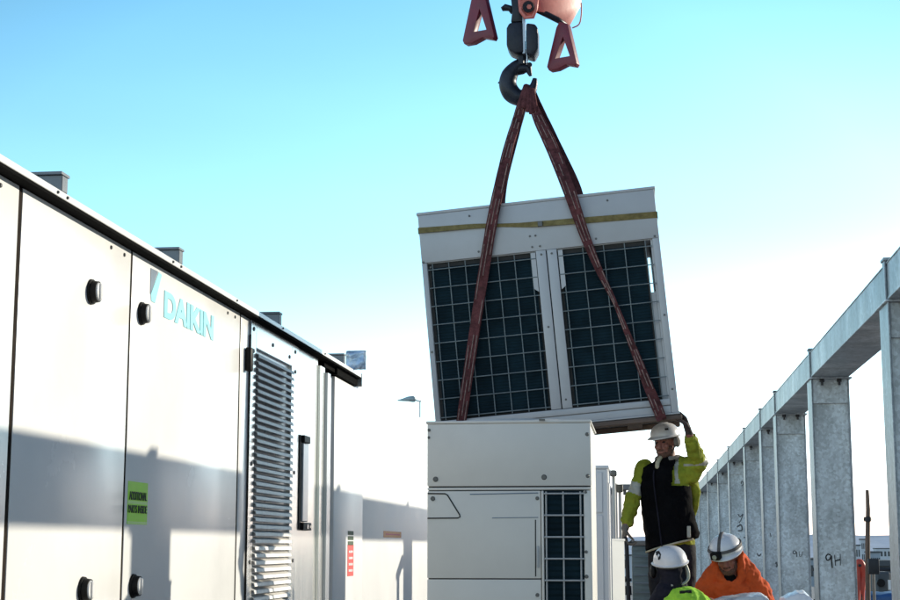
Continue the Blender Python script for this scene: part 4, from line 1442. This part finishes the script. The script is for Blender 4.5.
# ---------------- worker in orange, facing the camera, head bowed
def bust(px, py, Y, facing, headrot, name_label, mj, voxj=.010):
    c = at(px, py, Y)
    f0 = Vector((c.x, Y, 0.0))
    t = thing('person', name_label, 'person', f0)
    return c, f0, t
OY = 11.75
hc, f0, p2 = bust(727, 557.5, OY, 0, None, 'worker in orange hooded jacket and white helmet with headlamp, looking down', 'orangecloth')
HR = Euler((R(20), R(-7), R(-14))).to_matrix()
ax, dp = Vector((1, 0, 0)), Vector((0, 1, 0))
sh_z = hc.z - .235
cx = hc.x + .035
neck = Vector((cx - .01, OY + .05, hc.z - .15))
che = Vector((cx, OY + .10, sh_z - .16)); wai = Vector((cx, OY + .12, sh_z - .42)); pel = Vector((cx, OY + .10, sh_z - .60))
shR, shL = Vector((cx - .185, OY + .08, sh_z)), Vector((cx + .195, OY + .08, sh_z + .0))
elR, elL = Vector((cx - .26, OY - .02, sh_z - .28)), Vector((cx + .27, OY - .02, sh_z - .28))
wrR, wrL = Vector((cx - .10, OY - .24, sh_z - .38)), Vector((cx + .12, OY - .24, sh_z - .38))
def legset(pel, f0, face):
    hL, hR = pel + Vector((.09, 0, 0)), pel + Vector((-.09, 0, 0))
    fL, fR = Vector((pel.x + .13, pel.y + .02, f0.z)), Vector((pel.x - .13, pel.y + .05, f0.z))
    return hL, hR, (hL + fL) / 2 + Vector((0, -.03 * face, 0)), (hR + fR) / 2 + Vector((0, -.03 * face, 0)), fL, fR
def person_body(par, hc, HR, neck, che, wai, pel, shR, shL, elR, elL, wrR, wrL, lg, skin, glove, face):
    b = B()
    head_parts(b, hc, HR)
    cap(b, hc + HR @ Vector((0, .02, -.06)), neck + Vector((0, 0, -.03)), .056, .064)
    loft(b, [(pel + Vector((0, 0, -.06)), ax * .165, dp * .11), (wai, ax * .155, dp * .105), (che, ax * .175, dp * .115), (che + Vector((0, 0, .12)), ax * .16, dp * .10), (neck + Vector((0, 0, -.02)), ax * .07, dp * .065)], 24)
    chain(b, [shR, elR, wrR], [.055, .042, .030]); chain(b, [shL, elL, wrL], [.055, .042, .030])
    hL, hR_, kL, kR, fL, fR = lg
    for h, k_, f in ((hR_, kR, fR), (hL, kL, fL)):
        chain(b, [h, k_, f + Vector((0, .02, .08))], [.085, .055, .042])
    for w, e, s in ((wrR, elR, 1), (wrL, elL, -1)):
        d = (w - e).normalized()
        side = Vector((s * .3, 0, 1)); side = (side - d * side.dot(d)).normalized()
        pn = d.cross(side) * (s if face > 0 else -s)
        hand(b, w, d, side, pn, (.5,), 1.05)
    me = bake(b, .008, 2)
    o = obj('body', me, [skin, glove], par, smooth='all')
    zone(me, lambda c: 1 if min((c - wrR).length, (c - wrL).length) < .22 and c.z < neck.z - .3 else 0)
    return o
lg = legset(pel, f0, 1)
o = person_body(p2, hc, HR, neck, che, wai, pel, shR, shL, elR, elL, wrR, wrL, lg, 'skin_dark', 'glove', 1)
head_details(hc, HR, o, 'beard')
h2 = hard_hat(hc, HR, p2, True, .022, 1.06)
# headlamp and its straps
b = B()
P = [hc + HR @ Vector((.123 * math.cos(a), .152 * math.sin(a) + .006, .088)) for a in [2 * math.pi * i / 40 for i in range(41)]]
ribbon(b, P, [.022] * 41, [Vector((math.cos(a), math.sin(a), .3)) for a in [2 * math.pi * i / 40 for i in range(41)]], .004)
hs = obj('headlamp_strap', b, 'hatstrap', h2)
b = B()
P = [hc + HR @ Vector((-.028 + .02 * math.sin(t), -math.cos(t) * .142 + .006, .072 + math.sin(t) * .113)) for t in [math.pi * i / 24 for i in range(25)]]
ribbon(b, P, [.024] * 25, [HR @ Vector((0, -math.cos(t), math.sin(t) + .2)) for t in [math.pi * i / 24 for i in range(25)]], .005)
obj('headlamp_strap', b, 'hatstrap', h2)
lc = hc + HR @ Vector((-.045, -.155, .075))
b = B(); box(b, Vector((-.036, -.028, -.026)), Vector((.036, .026, .026)), .008, 2); bmesh.ops.transform(b, matrix=Matrix.Translation(lc) @ HR.to_4x4() @ Euler((0, 0, -.3)).to_matrix().to_4x4(), verts=b.verts)
hl = obj('headlamp', b, 'black', h2, smooth=True)
b = B(); cyl(b, lc + HR @ Vector((-.006, -.030, 0)), lc + HR @ Vector((-.008, -.036, 0)), .017, None, 14); obj('lens', b, 'silver', hl)
# hooded jacket
b = B()
loft(b, [(pel + Vector((0, 0, -.06)), ax * .20, dp * .15), (wai, ax * .20, dp * .145), (che, ax * .225, dp * .155), (che + Vector((0, 0, .11)), ax * .225, dp * .14), (neck + Vector((0, .01, -.06)), ax * .165, dp * .12), (neck + Vector((0, .02, .0)), ax * .115, dp * .105)], 28)
chain(b, [shR, elR, wrR + (elR - wrR) * .2], [.088, .074, .056]); chain(b, [shL, elL, wrL + (elL - wrL) * .2], [.088, .074, .056])
# hood rolled round the neck and up the side of the face
for s in (-1, 1):
    chain(b, [neck + Vector((s * .02, -.085, -.045)), neck + Vector((s * .075, -.06, .0)), hc + HR @ Vector((s * .095, -.01, -.06)), hc + HR @ Vector((s * .100, .02, .01)), hc + HR @ Vector((s * .08, .07, .02))], [.030, .036, .030, .022, .02])
chain(b, [neck + Vector((-.08, .06, .0)), neck + Vector((0, .11, .02)), neck + Vector((.09, .06, .0))], [.06, .07, .065])
chain(b, [hc + Vector((.105, .05, -.03)), hc + Vector((.145, .06, -.12)), hc + Vector((.20, .08, -.22))], [.062, .085, .095])
chain(b, [hc + Vector((-.07, .06, -.08)), hc + Vector((-.13, .08, -.19))], [.06, .085])
me = bake(b, .008, 3, .028, .05)
obj('jacket', me, 'orangecloth', p2, smooth='all', label='bright orange hooded jacket')
b = B(); ell(b, neck + Vector((-.012, -.068, -.015)), (.055, .035, .055)); obj('neck_gaiter', bake(b, .008, 2, .01, .04), 'blackcloth', p2, smooth='all')
legs_and_boots(p2, f0, *[lg[i] for i in (0, 1, 2, 3, 4, 5)])

# ---------------- worker seen from behind in the front
BY = 11.35
hc, f0, p3 = bust(671, 571, BY, 0, None, 'worker seen from behind in dark hood, white helmet and lime hi-vis top', 'hivis_green')
HR = Euler((R(-10), R(8), R(180 + 14))).to_matrix()
cx = hc.x + .045
sh_z = hc.z - .24
neck = Vector((cx - .03, BY - .02, hc.z - .14))
che = Vector((cx + .02, BY - .06, sh_z - .16)); wai = Vector((cx + .02, BY - .03, sh_z - .42)); pel = Vector((cx + .02, BY, sh_z - .60))
shR, shL = Vector((cx + .22, BY - .02, sh_z + .0)), Vector((cx - .17, BY - .02, sh_z - .03))
elR, elL = Vector((cx + .29, BY + .05, sh_z - .28)), Vector((cx - .26, BY + .05, sh_z - .28))
wrR, wrL = Vector((cx + .14, BY + .24, sh_z - .38)), Vector((cx - .12, BY + .24, sh_z - .38))
lg = legset(pel, f0, -1)
o = person_body(p3, hc, HR, neck, che, wai, pel, shR, shL, elR, elL, wrR, wrL, lg, 'skin', 'glove', -1)
head_details(hc, HR, o)
h3 = hard_hat(hc + Vector((0, 0, .012)), HR, p3, False, .03, 1.06)
b = B()
ell(b, hc + HR @ Vector((0, .022, .0)), (.098, .108, .080), HR)
chain(b, [hc + HR @ Vector((0, .045, -.04)), neck + Vector((0, 0, -.03))], [.092, .105])
chain(b, [neck + Vector((-.05, -.04, -.03)), neck + Vector((-.10, -.06, -.12))], [.10, .095])
hood = obj('hood', bake(b, .009, 3, .02, .06), 'navy', p3, smooth='all', label='dark navy hood under the helmet')
b = B(); ell(b, hc + Vector((-.125, .0, -.005)), (.026, .045, .052)); cap(b, hc + Vector((-.125, .0, .04)), hc + Vector((-.105, .0, .085)), .012, .01); obj('ear_muff', bake(b, .007, 2), 'black', h3, smooth='all')
b = B(); tube(b, spline([hc + Vector((.100, -.05, .045)), hc + Vector((.118, -.055, -.01)), hc + Vector((.112, -.06, -.06)), hc + Vector((.06, -.10, -.095)), hc + Vector((-.005, -.115, -.10))], 4), .011, 8, flat=1.2)
obj('chin_strap', b, 'silver', h3, smooth='all')
# dark emblem on the helmet's left side
dc = hc + Vector((-.078, -.085, .105))
b = B(); nrm = Vector((-.62, -.66, .45)).normalized(); u = nrm.cross(ZUP).normalized(); v = u.cross(nrm)
ring = [(-.028, -.03), (-.012, -.036), (.0, -.01), (.022, .0), (.034, .026), (.012, .034), (-.006, .022), (-.026, .005)]
plate(b, [dc + u * x + v * y for x, y in ring], None, nrm * .018)
obj('emblem', b, 'tag_dark', h3)
b = B(); plate(b, [dc + nrm * .0185 + u * x + v * y for x, y in ((-.014, -.018), (.004, -.004), (-.004, .008), (-.016, -.002))], None, nrm * .002); obj('emblem_star', b, 'hat', h3)
hz = hc.z
def jr(dx, dy, dz, w, d):
    return (Vector((hc.x + dx, BY + dy, hz + dz)), ax * w, dp * d)
b = B()
loft(b, [(pel + Vector((0, 0, -.06)), ax * .20, dp * .15), (wai, ax * .20, dp * .145), (che, ax * .235, dp * .155), jr(.07, -.05, -.29, .25, .16), jr(.075, -.06, -.23, .225, .155), jr(.08, -.07, -.175, .165, .135), jr(.085, -.08, -.135, .105, .105), jr(.085, -.08, -.108, .05, .06)], 28)
chain(b, [shR + Vector((.01, 0, -.06)), elR, wrR + (elR - wrR) * .2], [.092, .074, .056]); chain(b, [shL + Vector((0, 0, -.05)), elL, wrL + (elL - wrL) * .2], [.088, .074, .056])
me = bake(b, .009, 3, .030, .05)
jk = obj('jacket', me, ['hivis_green', 'silver'], p3, smooth='all', label='lime hi-vis jacket with pale shoulder')
zone(me, lambda c: 1 if (c.x < hc.x - .055 or c.z < che.z - .02 and c.z > che.z - .08) else 0)
b = B(); c = Vector((hc.x + .095, BY - .188, hc.z - .142)); box(b, Vector((-.042, -.006, -.010)), Vector((.042, .006, .010)), .002); bmesh.ops.transform(b, matrix=Matrix.Translation(c) @ Euler((.5, -.08, 0)).to_matrix().to_4x4(), verts=b.verts)
obj('neck_tag', b, 'tag_dark', jk)
legs_and_boots(p3, f0, *[lg[i] for i in (0, 1, 2, 3, 4, 5)])

# ---------------- plastic wrapped goods at the bottom edge
def bundle(pts, Y, d, lab, m, zb=0.0, disp=.05, seed=0):
    """pts: outline of the top edge in photo pixels"""
    W_ = [at(x, y + 5.5, Y) for x, y in pts]
    t = thing('wrapped_bundle', lab, 'wrapped bundle', ((W_[0].x + W_[-1].x) / 2, Y + d / 2, zb))
    b = B()
    n = len(W_)
    rows = []
    for j, (dy, dz) in enumerate(((0, -1), (0, -.05), (.03, 0), (.25, .01), (.6, .015), (.95, 0), (1, -.06), (1, -1))):
        row = []
        for p in W_:
            z = zb if dz == -1 else p.z + dz
            row.append(b.verts.new((p.x, Y + dy * d, z)))
        rows.append(row)
    for r0, r1 in zip(rows, rows[1:]):
        for i in range(n - 1):
            b.faces.new((r0[i], r0[i + 1], r1[i + 1], r1[i]))
    b.faces.new([r[0] for r in rows]); b.faces.new([r[-1] for r in rows][::-1]); b.faces.new(rows[0][::-1] if False else [v for v in (rows[0][::-1] + rows[-1])])
    bmesh.ops.subdivide_edges(b, edges=b.edges, cuts=5, use_grid_fill=True)
    me = bake(b, smooth=2, disp=disp, dscale=.13)
    obj('plastic_film', me, m, t, smooth='all')
    b = B(); box(b, (W_[0].x + .05, Y + .05, zb), (W_[-1].x - .05, Y + d - .05, zb + .12)); obj('pallet', b, 'wood', t)
bundle([(708, 601), (716, 597.5), (735, 594), (752, 591.5), (763, 590.5), (768, 594), (772, 602)], 10.9, .55, 'bundle under crumpled clear plastic film in front of the orange worker', 'plastic')
bundle([(782, 601), (786, 594.5), (792, 590.5), (799, 588.5), (806, 588.8), (811, 592), (816, 601)], 11.2, .45, 'white plastic wrapped bundle in front of the 9H column', 'plastic_white')
bundle([(766, 602), (776, 598.5), (786, 601)], 11.6, .4, 'low bundle under pale plastic film between the two other wrapped bundles', 'plastic', disp=.03)

# ================================================================== LIGHT
SUN_AZ = math.atan2(4.5, 3.25)           # from +y towards +x
SUN_EL = math.atan(.349 * 4.5 / math.hypot(4.5, 3.25))
sd = Vector((math.sin(SUN_AZ) * math.cos(SUN_EL), math.cos(SUN_AZ) * math.cos(SUN_EL), math.sin(SUN_EL)))
ld = bpy.data.lights.new('sun', 'SUN')
ld.energy = 5.0
ld.angle = R(.5)
ld.color = (1, .92, .76)
lo_ = bpy.data.objects.new('sun', ld)
COL.objects.link(lo_)
lo_.rotation_euler = (-sd).to_track_quat('-Z', 'Y').to_euler()
wd_ = bpy.data.worlds.new('World')
S.world = wd_
wd_.use_nodes = True
nt = wd_.node_tree
N, L = nt.nodes, nt.links
bg = N['Background']
sky = N.new('ShaderNodeTexSky')
sky.sky_type = 'NISHITA'
sky.sun_disc = False
sky.sun_elevation = SUN_EL
sky.sun_rotation = SUN_AZ
sky.altitude = 0
sky.air_density = 1.0
sky.dust_density = 1.2
sky.ozone_density = 1.5
tc = N.new('ShaderNodeTexCoord')
sep = N.new('ShaderNodeSeparateXYZ')
L.new(tc.outputs['Generated'], sep.inputs[0])
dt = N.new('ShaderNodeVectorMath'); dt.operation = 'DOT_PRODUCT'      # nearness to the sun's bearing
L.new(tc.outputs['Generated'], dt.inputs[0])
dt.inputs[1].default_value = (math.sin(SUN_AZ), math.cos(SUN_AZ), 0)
def mth(op, a, b_, clamp=False):
    n = N.new('ShaderNodeMath'); n.operation = op; n.use_clamp = clamp
    for k_, v in enumerate((a, b_)):
        if isinstance(v, (int, float)):
            n.inputs[k_].default_value = v
        else:
            L.new(v, n.inputs[k_])
    return n.outputs[0]
elev = mth('SUBTRACT', sep.outputs['Z'], mth('MULTIPLY', mth('SUBTRACT', dt.outputs['Value'], .5), SKY_TILT := .10))
rampn = N.new('ShaderNodeValToRGB')              # forward scattering: bright white haze low down, clear cyan higher
L.new(elev, rampn.inputs['Fac'])
cr = rampn.color_ramp
cr.interpolation = 'EASE'
SKY_STOPS = [(0.0, (3.2, 3.4, 5.2)), (.10, (2.3, 2.9, 3.3)), (.20, (1.6, 2.35, 2.5)), (.41, (1.08, 1.95, 2.05)), (.56, (.6, .75, .85))]
GMAX = 6.0
while len(cr.elements) < len(SKY_STOPS):
    cr.elements.new(.5)
for e, (p, c) in zip(cr.elements, SKY_STOPS):
    e.position = p
    e.color = (*[x / GMAX for x in c], 1)
dv = N.new('ShaderNodeVectorMath'); dv.operation = 'DOT_PRODUCT'      # haze gain limited to the sky sector in front of the camera
L.new(tc.outputs['Generated'], dv.inputs[0])
dv.inputs[1].default_value = (math.sin(R(-8)), math.cos(R(-8)), 0)
wt = N.new('ShaderNodeMapRange')
wt.inputs['From Min'].default_value = .78
wt.inputs['From Max'].default_value = .93
L.new(dv.outputs['Value'], wt.inputs['Value'])
wb = N.new('ShaderNodeMapRange')                 # unseen sky: added dimming sunward deepens shade, added gain behind camera fills fronts
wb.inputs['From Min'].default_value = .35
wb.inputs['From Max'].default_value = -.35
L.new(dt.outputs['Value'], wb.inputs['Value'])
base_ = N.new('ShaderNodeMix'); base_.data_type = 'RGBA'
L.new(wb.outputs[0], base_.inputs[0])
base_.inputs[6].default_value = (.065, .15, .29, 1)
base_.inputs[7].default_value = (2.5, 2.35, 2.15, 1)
sc_ = N.new('ShaderNodeVectorMath'); sc_.operation = 'SCALE'
L.new(rampn.outputs['Color'], sc_.inputs[0]); sc_.inputs['Scale'].default_value = GMAX
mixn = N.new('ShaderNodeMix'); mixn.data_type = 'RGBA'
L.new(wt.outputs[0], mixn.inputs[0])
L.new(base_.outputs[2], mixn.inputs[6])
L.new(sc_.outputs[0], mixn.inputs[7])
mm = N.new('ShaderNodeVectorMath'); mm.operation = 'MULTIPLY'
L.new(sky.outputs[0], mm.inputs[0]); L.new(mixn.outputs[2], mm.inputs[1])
hz_ = N.new('ShaderNodeTexNoise'); hz_.inputs['Scale'].default_value = 3.0; hz_.inputs['Detail'].default_value = 4
mpz = N.new('ShaderNodeMapping'); mpz.inputs['Scale'].default_value = (1, 1, 4)
L.new(tc.outputs['Generated'], mpz.inputs['Vector']); L.new(mpz.outputs[0], hz_.inputs['Vector'])
hr_ = N.new('ShaderNodeMapRange'); hr_.inputs['To Min'].default_value = .93; hr_.inputs['To Max'].default_value = 1.07
L.new(hz_.outputs['Fac'], hr_.inputs['Value'])
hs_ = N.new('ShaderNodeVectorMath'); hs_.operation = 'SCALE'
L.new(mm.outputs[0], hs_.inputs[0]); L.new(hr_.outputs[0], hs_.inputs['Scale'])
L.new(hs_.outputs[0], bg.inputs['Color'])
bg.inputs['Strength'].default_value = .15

S.view_settings.view_transform = 'Standard'
S.view_settings.look = 'None'
S.view_settings.exposure = 0
S.view_settings.gamma = 1
S.cycles.max_bounces = 6
